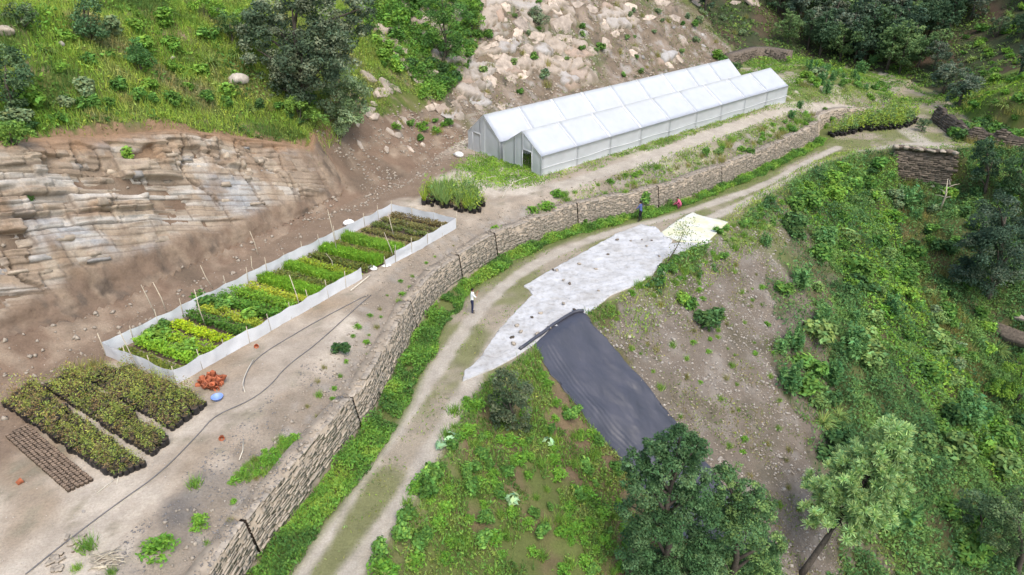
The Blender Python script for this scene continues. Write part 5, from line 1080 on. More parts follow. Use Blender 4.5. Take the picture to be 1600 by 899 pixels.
# pine, leaning, seen from above
def pine():
    b = hit(1252, 898, HF0); rng = np.random.default_rng(77); o = thing("pine_tree", b, "leaning pine tree with soft pale green needles at the lower right", "tree")
    top = at_depth(1402, 672, depth(b) - 2.6) - b; k = np.linspace(0, 1, 12)[:, None]; path = k * top + np.c_[np.sin(k * 3) * .12, 0 * k, 0 * k] * (1 - k); mb = MB(); V, F = tube(path, .17 * (1.1 - k[:, 0]) + .012, 8); mb.add(V, F); lf = MB()
    for w in np.linspace(.40, 1.0, 19):
        nb_ = int(rng.integers(5, 8)); c = np.array([np.interp(w, k[:, 0], path[:, q]) for q in range(3)]); ln = (1.0 - w) * 4.0 + .5
        if w < .6: ln *= .8
        for t in np.linspace(0, 6.28, nb_, endpoint=False) + rng.uniform(0, 6):
            d = np.array([math.cos(t), math.sin(t), rng.uniform(.0, .4)]); e = c + d * ln * rng.uniform(.7, 1.1); m = (c + e) / 2 - np.array([0, 0, .08]); V, F = tube([c, m, e], [.04, .03, .012], 5); mb.add(V, F)
            for q in np.linspace(.35, 1, max(4, int(ln * 3.4))):
                pt = c + (e - c) * q + rng.normal(0, .12, 3); n = 60; dd = unit(n, rng) + np.array([0, 0, .5]) + d * .5; dd /= np.linalg.norm(dd, axis=1, keepdims=True); ll = rng.uniform(.24, .42, n)[:, None]
                s = np.cross(dd, unit(n, rng)); s /= np.linalg.norm(s, axis=1, keepdims=True); lf.add(np.stack([pt + s * .024, pt - s * .024, pt + dd * ll - s * .016, pt + dd * ll + s * .016], 1).reshape(-1, 3), np.arange(4 * n).reshape(n, 4), np.repeat(vary(np.array((.17, .245, .105)) * rng.uniform(.8, 1.25), n, rng, .15), 4, 0))
    link("trunk", mb.data("trunk", M_BARK), o); link("crown", lf.data("crown", M_LEAF), o)
pine()
def sapling():                                                   # the leaning sapling over the white sheets
    b = hit(1036, 418, HF0); rng = np.random.default_rng(5); o = thing("leaning_sapling", b - np.array([0, 0, .1]), "thin leaning sapling with a tuft of leaves beside the white sheets", "tree"); top = at_depth(1073, 350, depth(b) - .6) - b; k = np.linspace(0, 1, 8)[:, None]; path = k * top + np.c_[np.sin(k * 3.1) * .14, 0 * k, 0 * k]
    V, F = tube(path, .05 * (1.2 - k[:, 0]), 6); link("trunk", mesh_data("trunk", V, F, M_BARK), o); mb = MB()
    for w in np.linspace(.15, 1, 22):
        c = np.array([np.interp(w, k[:, 0], path[:, q]) for q in range(3)]); n = int(8 + 40 * (w > .72)); q = .16 + .32 * (w > .72); P = c + rng.normal(0, q, (n, 3)); V, F = leaf_quads(P, unit(n, rng) + np.array([0, 0, .6]), rng.uniform(.10, .2, n), .4, rng); mb.add(V, F, np.repeat(vary((.085, .12, .035) if w > .6 else (.07, .085, .03), n, rng), 4, 0))
    link("crown", mb.data("crown", M_LEAF), o)
sapling()
def bare(px, py, h, lab, seed):
    b = hit(px, py, HF0); rng = np.random.default_rng(seed); o = thing("dead_tree", b, lab, "dead tree"); mb = MB(); p = [np.zeros(3), np.array([.1, -.05, h * .5]), np.array([-.15, .05, h])]; V, F = tube(p, [.11, .08, .03], 6); link("trunk", mesh_data("trunk", V, F, M_PALEWOOD), o)
    for k in range(7):
        c = np.array(p[1]) * rng.uniform(.8, 1.8); e = c + unit(1, rng)[0] * h * .3 + np.array([0, 0, h * .12]); V, F = tube([c, (c + e) / 2 + .05, e], [.045, .03, .012], 5); link("branch", mesh_data("branch", V, F, M_PALEWOOD), o)
bare(1468, 330, 3.4, "bare pale dead tree in the gully below the culvert wall", 3)
p0, p1 = hit(1487, 424, HF0), hit(1562, 377, HF0); p1 = at_depth(1562, 377, depth(hit(1545, 468, HF0)) - 2.5); p0 = at_depth(1487, 422, depth(hit(1487, 424, HF0)) - .4); t = tube([p0, (p0 + p1) / 2 + np.array([0, 0, .1]), p1], [.035, .03, .02], 5); tag(link("fallen_pole", mesh_data("fallen_pole", t[0], t[1], M_PALEWOOD)), "thin pale pole slanting across the dark tree at the right", "pole")

# ------------------------------------------------------------------ bushes, each an object
def Bp(px, py, kind, size, lab, cat="bush", hs=.85, grp=None): p = hit(px, py, HF0); bush(kind, p[0], p[1], size, lab, grp, cat, None, hs)
for a in [(1100, 512, 'dark', 1.9, "dark green bush on the bare gravel slope, lower of the joined pair"), (1078, 484, 'mid', 1.4, "mid green bush on the bare gravel slope above the darker one"), (1118, 500, 'dark', 1.3, "small dark bush at the right of the pair on the gravel slope"), (1064, 472, 'lime', 1.1, "light green bush uppermost on the bare gravel slope"),
          (1232, 610, 'upright', 2.2, "tall teal green leafy plant at the right rim of the gravel slope"), (1240, 545, 'upright', 1.9, "upright leafy plant above the tall teal one on the slope rim"), (1222, 552, 'upright', 1.5, "shorter upright plant just left of the rim cluster"), (1280, 505, 'upright', 1.8, "upright green plant inside the dense growth near the rim"), (1300, 600, 'upright', 1.9, "bushy upright plant right of the tall teal one"), (1335, 545, 'upright', 2.0, "upright plant amid dark shrubs mid slope"),
          (1195, 385, 'upright', 1.2, "small upright plant at the top of the gravel slope"), (1430, 385, 'dark', 1.1, "small round dark bush alone on the olive grass near the gully"), (1405, 420, 'dark', 1.0, "round dark bush below the lime patch near the gully"), (1478, 690, 'fern', 1.9, "fountain shaped grass tussock on the right slope"), (1345, 770, 'grey', 1.6, "grey green bush behind the pine"),
          (1285, 660, 'fern', 1.8, "pale arching grass clump on the slope above the pine"), (1310, 650, 'fern', 1.5, "second arching grass clump right of the first above the pine"), (1280, 640, 'pale', 1.5, "pale leaved bush beside the arching grass clumps"),
          (248, 862, 'weed', 1.25, "largest bright green weed on the stony edge at bottom left"), (138, 856, 'tuft', 1.0, "round green grass tuft near the broken stones"), (310, 818, 'weed', .8, "small bright green plant near the slit wall end"), (460, 690, 'weed', .8, "round green weed at the right of the terrace grass patch"), (535, 550, 'dark', 1.0, "dark olive bush alone on the pale terrace"), (120, 890, 'tuft', .5, "small grass tuft at the bottom edge left of the sticks"), (175, 896, 'tuft', .5, "small grass tuft at the very bottom by the sticks"),
          (305, 758, 'tuft', .8, "clump of grass on the terrace above the slit end of the wall"), (872, 305, 'weed', 1.3, "bright green weed on the terrace edge above the wall"), (853, 325, 'weed', 1.4, "leafy weed at the wall top left of the first tall slit"), (832, 330, 'weed', 1.1, "low weed on the rubble above the wall, left of its neighbours"), (908, 350, 'mid', .0 + .9, "green bush at the foot of the wall by the slit"),
          (775, 358, 'weed', .8, "small weed on top of the wall beside the notch"), (702, 418, 'weed', .7, "little weed on the rubble edge midway along the wall"), (1000, 318, 'mid', 1.8, "green bush growing from the wall behind the man in blue"), (965, 334, 'mid', 1.1, "small bush on the wall left of the man in blue"), (765, 205, 'weed', .9, "weed clump before the hill side greenhouse gable"), (778, 240, 'mid', 1.2, "taller weed beside the greenhouse gables"), (795, 250, 'weed', 1.0, "low weed at the foot of the near greenhouse gable"),
          (815, 262, 'weed', .9, "weed by the open greenhouse doorway"), (755, 222, 'weed', 1.2, "low green weed before the slot vent gable"), (1130, 100, 'mid', 2.4, "dark green bush mass behind the far greenhouse ridge"), (1150, 112, 'dark', 2.0, "dark bush right of the hill side greenhouse end"), (1118, 92, 'lime', 2.0, "light green bush left of the dark mass behind the greenhouse"), (1085, 42, 'mid', 1.6, "lone green bush high on the rocky slope behind the greenhouses"),
          (765, 108, 'dry', 1.6, "olive grass tuft between slabs of the pink rock slope"), (760, 60, 'mid', 1.6, "bush at the left margin of the pink rock slope"), (855, 135, 'dry', 1.6, "dry tuft at the base of the pink rock slope"), (198, 236, 'lime', 1.2, "small bright green plant on the upper cliff face"), (40, 300, 'mid', .9, "little plant at the left of the cliff face"), (130, 640, 'dry', .01 + .5, "small dry tuft among the sapling bags"), (125, 585, 'dry', 1.3, "dry grassy bush behind the sapling rows"), (150, 575, 'dry', 1.1, "dry bush close to the fence corner"),
          (1358, 178, 'pale', 1.2, "pale leafy bush on top of the low wall return"), (1325, 178, 'mid', 1.3, "bush on the wall top left of the sapling mass"), (1292, 192, 'mid', 1.6, "bush hanging at the wall corner beside the saplings"), (1235, 185, 'upright', 1.1, "dark plant on the terrace edge near the wall corner"), (1250, 170, 'upright', 1.0, "dark plant farther along the terrace edge"), (1345, 115, 'upright', 2.2, "tall bluish green bush on the mound beyond the greenhouses"), (1362, 100, 'upright', 1.6, "smaller bluish bush behind the tall one on the mound"), (1275, 122, 'grey', 2.2, "greyish bush on the mound past the greenhouses"), (1318, 135, 'mid', 1.6, "dark green bush on the bank of the mound"),
          (705, 690, 'broad', .9, "pale broad leaved plant on the green slope by the track"), (690, 700, 'broad', .8, "second pale broad leaved plant nearer the track"), (856, 695, 'broad', .8, "pale broad leaved plant on the slope left of the black sheet"), (800, 785, 'broad', .9, "pale broad leaved plant low on the reddish slope"), (600, 895, 'weed', 1.2, "leafy weed beside the track at the bottom edge")]: Bp(*a)
WORDS = {'lime': 'bright lime green leafy bush', 'mid': 'mid green leafy bush', 'dark': 'dark green dense bush', 'grey': 'grey green leafy bush', 'pale': 'pale green leafy bush', 'fern': 'arching grass tussock', 'upright': 'upright leafy plant', 'weed': 'low bright green weed', 'dry': 'dry olive grass clump', 'tuft': 'short green grass tuft', 'broad': 'pale broad leaved plant'}
def fill(poly_px, n, kinds, s0, s1, where, group, avoid=None, hs=.85, cat="bush", mind=.0):
    P = zpoly(poly_px) if poly_px is not None else None; rng = np.random.default_rng(n * 7 + len(where)); k = tries = 0; pts = []
    lo, hi = P.min(0), P.max(0)
    while k < n and tries < n * 60:
        tries += 1; x, y = rng.uniform(lo[0], hi[0]), rng.uniform(lo[1], hi[1])
        if not inpoly(P, np.array([x]), np.array([y]))[0] or not inview(x, y, None, 30): continue
        if avoid is not None and avoid(x, y): continue
        if mind and any((x - a) ** 2 + (y - b) ** 2 < mind * mind for a, b in pts): continue
        kd = kinds[rng.integers(len(kinds))]; pts.append((x, y)); bush(kd, x, y, rng.uniform(s0, s1), f"{WORDS[kd]} {where}", group, cat, None, hs * rng.uniform(.8, 1.15)); k += 1
inS = lambda x, y: inspoil(np.array([x]), np.array([y]))[0]
fill([(1290, 262), (1400, 240), (1440, 280), (1480, 400), (1525, 540), (1600, 680), (1600, 899), (1340, 899), (1250, 700), (1215, 560), (1205, 420), (1160, 385), (1210, 315)], 70, ['mid', 'dark', 'upright', 'mid', 'pale'], 1.2, 2.9, "in the thicket right of the bare gravel slope", "bushes of the right hand slope", inS, mind=.9)
fill([(1235, 300), (1320, 262), (1400, 250), (1425, 290), (1400, 330), (1420, 420), (1480, 540), (1560, 660), (1620, 740), (1560, 760), (1450, 640), (1380, 560), (1330, 450), (1280, 380)], 44, ['lime', 'lime', 'weed', 'pale', 'mid'], 1.0, 2.3, "in the bright band of the right slope", "bushes of the right hand slope", inS, mind=.9)
fill([(1390, 260), (1440, 270), (1480, 400), (1520, 540), (1560, 640), (1500, 590), (1430, 440), (1400, 340)], 44, ['dry', 'dry', 'mid', 'grey', 'dark'], .8, 1.8, "on the olive strip beside the gully", "clumps beside the gully", inS, mind=.6)
fill([(1480, 290), (1600, 250), (1600, 700), (1560, 620), (1510, 520)], 40, ['mid', 'dark', 'lime', 'fern'], 1.0, 2.0, "on the far bank of the gully", "bushes of the far gully bank", None, mind=.8)
fill([(560, 899), (640, 780), (722, 620), (840, 560), (965, 735), (985, 899)], 130, ['weed', 'mid', 'weed', 'tuft', 'mid', 'weed'], .5, 1.15, "on the reddish slope below the track", "plants of the lower slope", None, mind=.45)
fill([(930, 500), (1030, 450), (1130, 400), (1200, 430), (1215, 600), (1240, 700), (1300, 860), (1210, 850), (1120, 735), (1060, 655)], 70, ['tuft', 'weed', 'tuft', 'dry'], .3, .75, "scattered on the bare gravel slope", "tufts on the gravel slope", None, cat="plant", mind=.5)
fill([(935, 490), (1040, 415), (1130, 360), (1215, 305), (1230, 340), (1130, 410), (1030, 460)], 60, ['weed', 'tuft', 'tuft', 'mid', 'fern'], .5, 1.1, "along the outer verge of the track past the sheets", "plants of the outer verge", None, cat="plant", mind=.35)
fill([(1080, 245), (1290, 172), (1300, 190), (1215, 225), (1130, 258)], 42, ['weed', 'mid', 'tuft', 'dry', 'pale'], .6, 1.3, "on the overgrown terrace edge above the wall", "plants of the terrace edge", None, cat="plant", mind=.6)
fill([(850, 310), (1080, 250), (1130, 255), (1000, 300), (880, 335)], 26, ['weed', 'dry', 'tuft'], .5, 1.0, "on the rubble above the middle of the wall", "plants of the terrace edge", None, cat="plant", mind=.6)
fill([(20, 100), (200, 20), (400, 20), (400, 140), (200, 150), (20, 215)], 40, ['mid', 'fern', 'grey', 'lime', 'fern', 'lime'], .9, 1.9, "in the long grass of the left hillside", "clumps of the left hillside", None, mind=1.6)
fill([(0, 215), (100, 182), (200, 152), (390, 158), (480, 190), (470, 200), (380, 168), (200, 165), (90, 197), (0, 240)], 34, ['dry', 'mid', 'fern', 'dark'], .8, 1.3, "hanging over the brink of the cliff", "clumps along the cliff brink", None, mind=.7)
fill([(580, 60), (640, 10), (740, 0), (745, 80), (700, 140), (650, 120), (600, 110)], 60, ['mid', 'lime', 'fern', 'mid', 'dark'], 1.2, 2.4, "on the steep green spur left of the rock slope", "bushes of the green spur", None, mind=.9)
fill([(745, 10), (900, 5), (1180, 10), (1190, 60), (1000, 120), (850, 150), (760, 160)], 60, ['dry', 'mid', 'grey', 'dry', 'pale'], .7, 1.5, "on the rocky slope behind the greenhouses", "tufts of the rocky slope", None, cat="plant", mind=1.2)
fill([(1225, 95), (1300, 110), (1400, 140), (1430, 155), (1250, 150), (1235, 130)], 36, ['mid', 'lime', 'weed', 'dry', 'upright'], .9, 1.8, "on the mound past the greenhouses", "plants of the far mound", None, mind=1.0)
fill([(1500, 60), (1600, 0), (1600, 190), (1520, 190)], 44, ['lime', 'mid', 'weed', 'fern'], 1.0, 2.0, "on the bright grassy slope at upper right", "bushes of the upper right slope", None, mind=1.2)
fill([(1488, 205), (1545, 175), (1600, 160), (1600, 190), (1545, 205), (1495, 222)], 60, ['mid', 'dark', 'dry', 'fern', 'mid'], 1.0, 2.0, "overgrowing the top of the dark terrace wall", "plants at the dark wall", None, mind=.5)
fill([(1490, 200), (1600, 215), (1600, 240), (1500, 225)], 46, ['dark', 'mid', 'dry', 'fern'], .9, 2.0, "along the foot of the dark terrace wall", "plants at the dark wall", None, mind=.45)
fill([(615, 195), (690, 165), (720, 190), (660, 225), (625, 220)], 14, ['mid', 'weed', 'dry'], .8, 1.4, "on the brown scree left of the greenhouses", "plants of the scree", None, cat="plant", mind=.7)
fill([(390, 720), (440, 685), (450, 700), (410, 745), (350, 755)], 26, ['tuft', 'tuft', 'weed'], .4, .75, "in the dark grass patch on the terrace", "tufts of the terrace grass patch", None, cat="plant", hs=.6, mind=.2)
fill([(280, 899), (330, 800), (460, 640), (620, 430), (720, 370), (690, 420), (560, 600), (420, 760), (330, 870)], 40, ['tuft', 'weed', 'dry'], .25, .55, "on the rubble along the wall top", "weeds along the wall top", None, cat="plant", mind=.6)

# ------------------------------------------------------------------ growth nobody could count
SHEETS = [zpoly(q) for q in ([(723, 599), (776, 521), (831, 463), (816, 449), (915, 392), (1000, 351), (1050, 376), (1082, 331), (1139, 348), (1112, 380), (1040, 404), (1018, 433), (985, 452), (926, 488), (906, 489), (838, 541), (770, 580)], [(834, 541), (905, 487), (985, 578), (1112, 735), (1210, 856), (1075, 850), (972, 722), (880, 612)])]
def onsheet(x, y): return inpoly(SHEETS[0], x, y) | inpoly(SHEETS[1], x, y)
def cover(name, label, cat, n, X0, X1, Y0, Y1, fn, pal, hmax, size, lump=1.3, blades=0.0, seed=1, group=None, asp=.5, h2=.4, strip=None):
    rng = np.random.default_rng(seed)
    if strip is None: x, y = scatter(n, X0, X1, Y0, Y1, fn, rng)
    else: sv = rng.uniform(strip[0], strip[1], n); q = WALL.at(sv) + WALL.nrm(sv, .5) * rng.uniform(strip[2], strip[3], (n, 1)); kk = rng.random(n) < fn(q[:, 0], q[:, 1]); x, y = q[kk, 0], q[kk, 1]
    k = inview(x, y, None, 240); x, y = x[k], y[k]; k = ~onsheet(x, y); x, y = x[k], y[k]; m = len(x)
    f = fbm(x / lump, y / lump, seed=seed + 3, o=3); h = hmax * np.clip((f - .3) * 2.2, .06, 1); g = fbm(x / (lump * 1.4), y / (lump * 1.4), seed=seed + 9, o=3); z = Hs(x, y)
    pal = np.asarray(pal, float); w = np.clip((g - .3) / .42, 0, .999) * (len(pal) - 1); i = w.astype(int); c = pal[i] + (pal[np.minimum(i + 1, len(pal) - 1)] - pal[i]) * (w - i)[:, None]; c = vary(c, m, rng, .2)
    b = rng.random(m) < blades; mb = MB()
    if (~b).any():
        q = ~b; P = np.stack([x[q], y[q], z[q] + h[q] * rng.uniform(.35, 1.05, q.sum()) + .02], -1); V, F = leaf_quads(P, unit(q.sum(), rng) * .75 + np.array([0, 0, .8]), size * rng.uniform(.65, 1.4, q.sum()), asp, rng); mb.add(V, F, np.repeat(c[q], 4, 0))
    if b.any():
        P = np.stack([x[b], y[b], z[b] - .02], -1); V, F = blade_tris(P, (h[b] * .5 + h2) * rng.uniform(.5, 1.3, b.sum()), .05 + 0 * x[b], .7, rng); mb.add(V, F, np.repeat(c[b], 3, 0))
    if m: tag(link(name, mb.data(name, M_GRASS if blades > .5 else M_LEAF)), label, cat, group, "stuff")
bi = lambda A: (lambda x, y: bil(A, x, y))
Ab = on_hill.astype(float); bDT, bST, bDE, bDW, bLV2, bRL, bRR = [bi(A) for A in (DT, ST, DE, DW, LV2, rl, rr_)]
z_sp_dummy = 0
def zone(P): return lambda x, y: inpoly(P, x, y)
z_lime, z_ol, z_sp, z_lg = zone(Z_LIME), zone(Z_OLIVE), inspoil, zone(Z_LGREEN)
nz = lambda s, q=0: (lambda x, y: fbm(x / s, y / s, seed=70 + q))
cover("hill_grass", "long bright green grass of the left hillside above the cliff", "grass", 460000, -50, -4, 20, 92, lambda x, y: ((bDT(x, y) > bLV2(x, y) + .25) & (bST(x, y) < RF0 - 2)) * (.35 + .9 * nz(2.2)(x, y)), [(.06, .10, .025), (.12, .19, .03), (.145, .205, .035), (.18, .23, .045), (.16, .15, .07)], .5, .22, 2.4, .72, 11, None, .35, .45)
cover("hill_undergrowth", "leafy green undergrowth in patches on the left hillside", "undergrowth", 120000, -50, -4, 20, 92, lambda x, y: ((bDT(x, y) > bLV2(x, y) + .3) & (bST(x, y) < RF0 - 2)) * (nz(3.5, 4)(x, y) > .52), [(.045, .085, .022), (.08, .15, .03), (.11, .19, .03)], .9, .28, 1.8, .1, 12)
cover("slope_undergrowth", "tangled dark and bright green undergrowth of the right slope", "undergrowth", 1150000, 8, 78, 14, 76, lambda x, y: ((bDE(x, y) > .3) & ~z_sp(x, y) & ~z_lg(x, y)) * (.25 + .75 * (nz(1.6, 1)(x, y) > .38)) * .62 * np.where(inmix(x, y), .22, 1) * np.where(z_ol(x, y), .35, 1) * np.where(z_lime(x, y), .5, 1), [(.040, .082, .032), (.058, .112, .040), (.074, .135, .044), (.095, .16, .046)], 1.1, .225, 1.5, .2, 13, None, .48, .5)
cover("lime_undergrowth", "bright lime green creeping growth in a band down the right slope", "undergrowth", 120000, 20, 56, 24, 76, lambda x, y: z_lime(x, y) * .9, [(.075, .145, .028), (.105, .19, .032), (.135, .215, .034)], .7, .25, 1.6, .05, 14)
cover("olive_grass", "dry olive grass beside the gully on the right slope", "grass", 90000, 20, 56, 24, 76, lambda x, y: z_ol(x, y) * .95, [(.11, .10, .04), (.15, .15, .05), (.10, .13, .035), (.16, .12, .06)], .5, .2, 1.2, .6, 15, None, .4, .6)
cover("verge_grass", "patchy green growth on the reddish slope between track and black sheet", "undergrowth", 460000, -16, 20, 12, 42, lambda x, y: ((bDE(x, y) > -.2) & (z_lg(x, y) | ((bDE(x, y) < 1) & (bDE(x, y) > -.3) & (y < 38)))) * (nz(1.3, 2)(x, y) > .43) * (.6 - .3 * (nz(3, 3)(x, y) > .55)), [(.05, .09, .022), (.07, .13, .028), (.09, .155, .032), (.12, .155, .045)], .5, .15, 1.0, .45, 16, None, .42, .32)
cover("wall_foot_weeds", "strip of bright green weeds along the foot of the retaining wall", "weeds", 95000, -20, 38, 12, 80, lambda x, y: ((bDW(x, y) < -.02) & (bDW(x, y) > -(1.15 + 1.1 * (nz(2.5, 5)(x, y) - .45) + .35 * (y < 44))) & (nz(1.4, 9)(x, y) > .3)) * .98, [(.04, .085, .022), (.06, .125, .025), (.08, .16, .028), (.11, .175, .032)], .55, .14, .9, .15, 17, None, .5, .35, (S_A, corner_s, -2.3, -.02))
cover("track_grass", "thin green grass between and beside the wheel ruts of the track", "grass", 230000, -14, 52, 12, 84, lambda x, y: ((bDW(x, y) < -1.0) & (bDE(x, y) < .8) & (np.minimum(bRL(x, y), bRR(x, y)) > .42)) * sstep((nz(1.1, 6)(x, y) - .40) * 7 + .25 * (y > 50) + .5 * (bDE(x, y) > -.35)) * .55, [(.10, .15, .03), (.14, .18, .045), (.17, .17, .07)], .12, .13, .8, .4, 18, None, .4, .1)
cover("edge_grass", "grass along the outer edge of the track past the sheets", "grass", 150000, 4, 54, 36, 82, lambda x, y: ((bDE(x, y) > -1.0) & (bDE(x, y) < 2.6) & ~z_lg(x, y)) * (.5 + .4 * (nz(1.2, 7)(x, y) > .5)), [(.075, .13, .025), (.12, .19, .03), (.16, .19, .05)], .4, .18, 1, .5, 19, None, .4, .3)
cover("terrace_grass", "low green grass on the terrace before and beside the greenhouses", "grass", 420000, -6, 56, 50, 112, lambda x, y: ((bDW(x, y) > .7) & (bDT(x, y) < .5) & (bDE(x, y) < 0)) * sstep((nz(2.0, 8)(x, y) - .44) * 8 + .35 * sstep((x - 30) / 10)) * (np.abs(TRACK2.near(x, y)[0]) > .85) * .5 * sstep((bi(SW)(x, y) - 58) / 10), [(.08, .145, .028), (.12, .19, .032), (.155, .18, .05)], .22, .2, 1.1, .4, 20, None, .4, .16)
cover("gable_grass", "bright green grass before the greenhouse gables", "grass", 50000, -7, 6, 51, 66, lambda x, y: sstep(1.6 - np.hypot((x + .6) / 4.2, (y - 58.2) / 4.6) * 1.25) * (.4 + .6 * (nz(1.0, 3)(x, y) > .42)), [(.07, .13, .025), (.12, .20, .03)], .3, .18, .9, .4, 21, None, .4, .2)
cover("house_foot_grass", "green strip of grass along the foot of the greenhouse wall", "grass", 60000, 0, 36, 52, 84, lambda x, y: (lambda v: ((v < -.05) & (v > -1.0 - .5 * nz(2, 3)(x, y))))((x - GO[0]) * GA[0] + (y - GO[1]) * GA[1]) * .9, [(.07, .12, .025), (.12, .18, .035)], .25, .18, .9, .3, 22, None, .4, .2)
cover("scree_growth", "thin olive growth over the rocky slope behind the greenhouses", "undergrowth", 90000, -6, 56, 70, 136, lambda x, y: ((bDT(x, y) > .6) & (bST(x, y) > RF0 - 1) & (bST(x, y) < RF1 + 8)) * sstep((nz(2.4, 9)(x, y) - .43) * 6 + .40 * sstep((x - 14) / 10)) * .7, [(.07, .085, .035), (.10, .12, .045), (.12, .115, .06)], .4, .24, 1.0, .3, 23, None, .4, .3)
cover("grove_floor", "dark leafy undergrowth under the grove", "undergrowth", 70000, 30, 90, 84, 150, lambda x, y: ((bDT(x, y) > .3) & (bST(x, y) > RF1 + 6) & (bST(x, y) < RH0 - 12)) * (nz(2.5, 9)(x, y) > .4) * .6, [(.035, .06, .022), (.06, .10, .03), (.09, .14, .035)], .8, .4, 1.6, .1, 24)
cover("upper_slope_grass", "bright green grass of the slope at upper right", "grass", 150000, 50, 92, 62, 140, lambda x, y: ((bDT(x, y) > .3) & (bST(x, y) > RH0 - 14)) * (.4 + .7 * nz(2.4, 3)(x, y)), [(.07, .12, .025), (.12, .205, .025), (.155, .25, .028), (.15, .16, .05)], .55, .3, 2.2, .45, 25, None, .4, .35)
cover("cliff_fringe", "grass hanging over the brink of the cliff", "grass", 40000, -40, -8, 10, 62, lambda x, y: ((np.abs(bDT(x, y) - bLV2(x, y) - .1) < .55) & (bST(x, y) < CL1 + 12)) * (nz(1.2, 3)(x, y) > .42) * .9, [(.10, .12, .035), (.14, .17, .04), (.15, .13, .06)], .35, .2, .8, .5, 26, None, .4, .35)
cover("mound_growth", "green growth over the mound past the greenhouses", "undergrowth", 60000, 32, 62, 84, 116, lambda x, y: ((bDT(x, y) > -9) & (bDT(x, y) < 2) & (bST(x, y) > RF1 - 4) & (np.abs(TRACK2.near(x, y)[0]) > 1.6)) * (nz(2.2, 5)(x, y) > .46) * .5, [(.06, .11, .025), (.10, .17, .03), (.13, .2, .035)], .6, .28, 1.3, .2, 27)
Z_SPUR = zpoly([(560, 2), (650, -40), (765, -40), (752, 40), (742, 90), (712, 142), (690, 162), (655, 158), (640, 118), (600, 108), (575, 60)]); z_spur = zone(Z_SPUR)
cover("spur_growth", "thick green growth on the steep spur left of the rock slope", "undergrowth", 260000, -22, 2, 54, 100, lambda x, y: z_spur(x, y) * .95, [(.05, .10, .028), (.075, .15, .03), (.11, .19, .035), (.14, .18, .05)], 1.3, .27, 2.0, .12, 41)
cover("spur_grass", "long drooping grass over the spur and the brown scree's crest", "grass", 120000, -26, 2, 46, 100, lambda x, y: (bDT(x, y) > bi(LV1)(x, y) + 1.2 + (nz(2, 2)(x, y) - .5) * 3) * (bST(x, y) > CL1 - 3) * (bST(x, y) < RF0 + 3) * .9, [(.08, .12, .03), (.13, .19, .035), (.16, .2, .05), (.15, .15, .06)], .7, .24, 1.6, .5, 42, None, .35, .5)
cover("terrace_edge_growth", "rough green growth along the terrace edge above the far wall", "undergrowth", 130000, -2, 52, 44, 94, lambda x, y: ((bDW(x, y) > .4) & (bDW(x, y) < 1.3 + 3.0 * sstep((bi(SW)(x, y) - 56) / 20)) & (bDE(x, y) < 0) & (np.abs(TRACK2.near(x, y)[0]) > .9)) * sstep((bi(SW)(x, y) - 52) / 12) * (.15 + (nz(1.5, 4)(x, y) > .42)), [(.075, .11, .035), (.11, .165, .035), (.15, .17, .06), (.12, .19, .03)], .5, .2, 1.1, .4, 43, None, .4, .3)
cover("gravel_weeds", "thin weeds and dry stalks over the bare gravel slope", "weeds", 140000, 4, 34, 16, 58, lambda x, y: (z_sp(x, y) | inmix(x, y)) * sstep((nz(1.7, 12)(x, y) - .46) * 6 + .3 * sstep((x - 13) / 5)) * .55, [(.07, .10, .03), (.11, .13, .04), (.13, .11, .06), (.10, .15, .03)], .22, .15, .8, .45, 51, None, .42, .15)
# loose stones
M_GREYST = mat_plain('grey_rubble', (.19, .18, .17), .95, .3, 6, .1)
def stones(name, label, n, X0, X1, Y0, Y1, fn, s0, s1, mat, seed):
    rng = np.random.default_rng(seed); x, y = scatter(n, X0, X1, Y0, Y1, fn, rng); k = inview(x, y, None, 40) & ~onsheet(x, y); x, y = x[k], y[k]; s = s0 + (s1 - s0) * rng.random(len(x)) ** 4; V, F = rocks(np.stack([x, y, np.where((bDW(x, y) > .3) & (bDW(x, y) < 1.05) & (bDE(x, y) < 0), np.maximum(Hs(x, y), ztopf(WALL.near(x, y)[1]) + .05), Hs(x, y)) + s * .15], -1), s, .6, rng); tag(link(name, mesh_data(name, V, F, mat)), label, "gravel", None, "stuff")
stones("gravel", "loose pale and grey stones strewn over the bare gravel slope", 30000, 4, 28, 16, 58, lambda x, y: z_sp(x, y) * (nz(2, 1)(x, y) > .40) * .8, .02, .2, M_PALESTONE, 31)
stones("gravel", "loose brown stones strewn over the bare gravel slope", 26000, 4, 26, 16, 56, lambda x, y: z_sp(x, y) * .8, .025, .15, M_STONE, 36)
stones("gravel", "rubble of small stones along the top of the retaining wall", 120000, -22, 40, 10, 82, lambda x, y: ((bDW(x, y) > .34) & (bDW(x, y) < 3.2)) * np.maximum(sstep((3.4 - bDW(x, y)) / 2.4) * (nz(1.5, 1)(x, y) > .34) * .9, bDW(x, y) < 1.1), .03, .16, M_STONE, 32)
stones("gravel", "dark grey rubble at the near end of the wall top", 26000, -20, -6, 12, 28, lambda x, y: ((bDW(x, y) > .1) & (bDW(x, y) < 3.6)) * (nz(1.5, 2)(x, y) > .44) * .7, .02, .08, M_GREYST, 37)
stones("gravel", "small pebbles scattered on the pale terrace", 9000, -30, 8, 12, 60, lambda x, y: ((bDW(x, y) > 1) & (bDT(x, y) < .5)) * .5, .02, .07, M_PALESTONE, 33)
stones("gravel", "fallen stones on the earth bank below the cliff", 52000, -34, 2, 10, 76, lambda x, y: ((bDT(x, y) > -1.6) & (bDT(x, y) < 4.6)) * (nz(1.8, 3)(x, y) > .42) * (.35 + .5 * (y > 46)), .03, .24, M_STONE, 34)
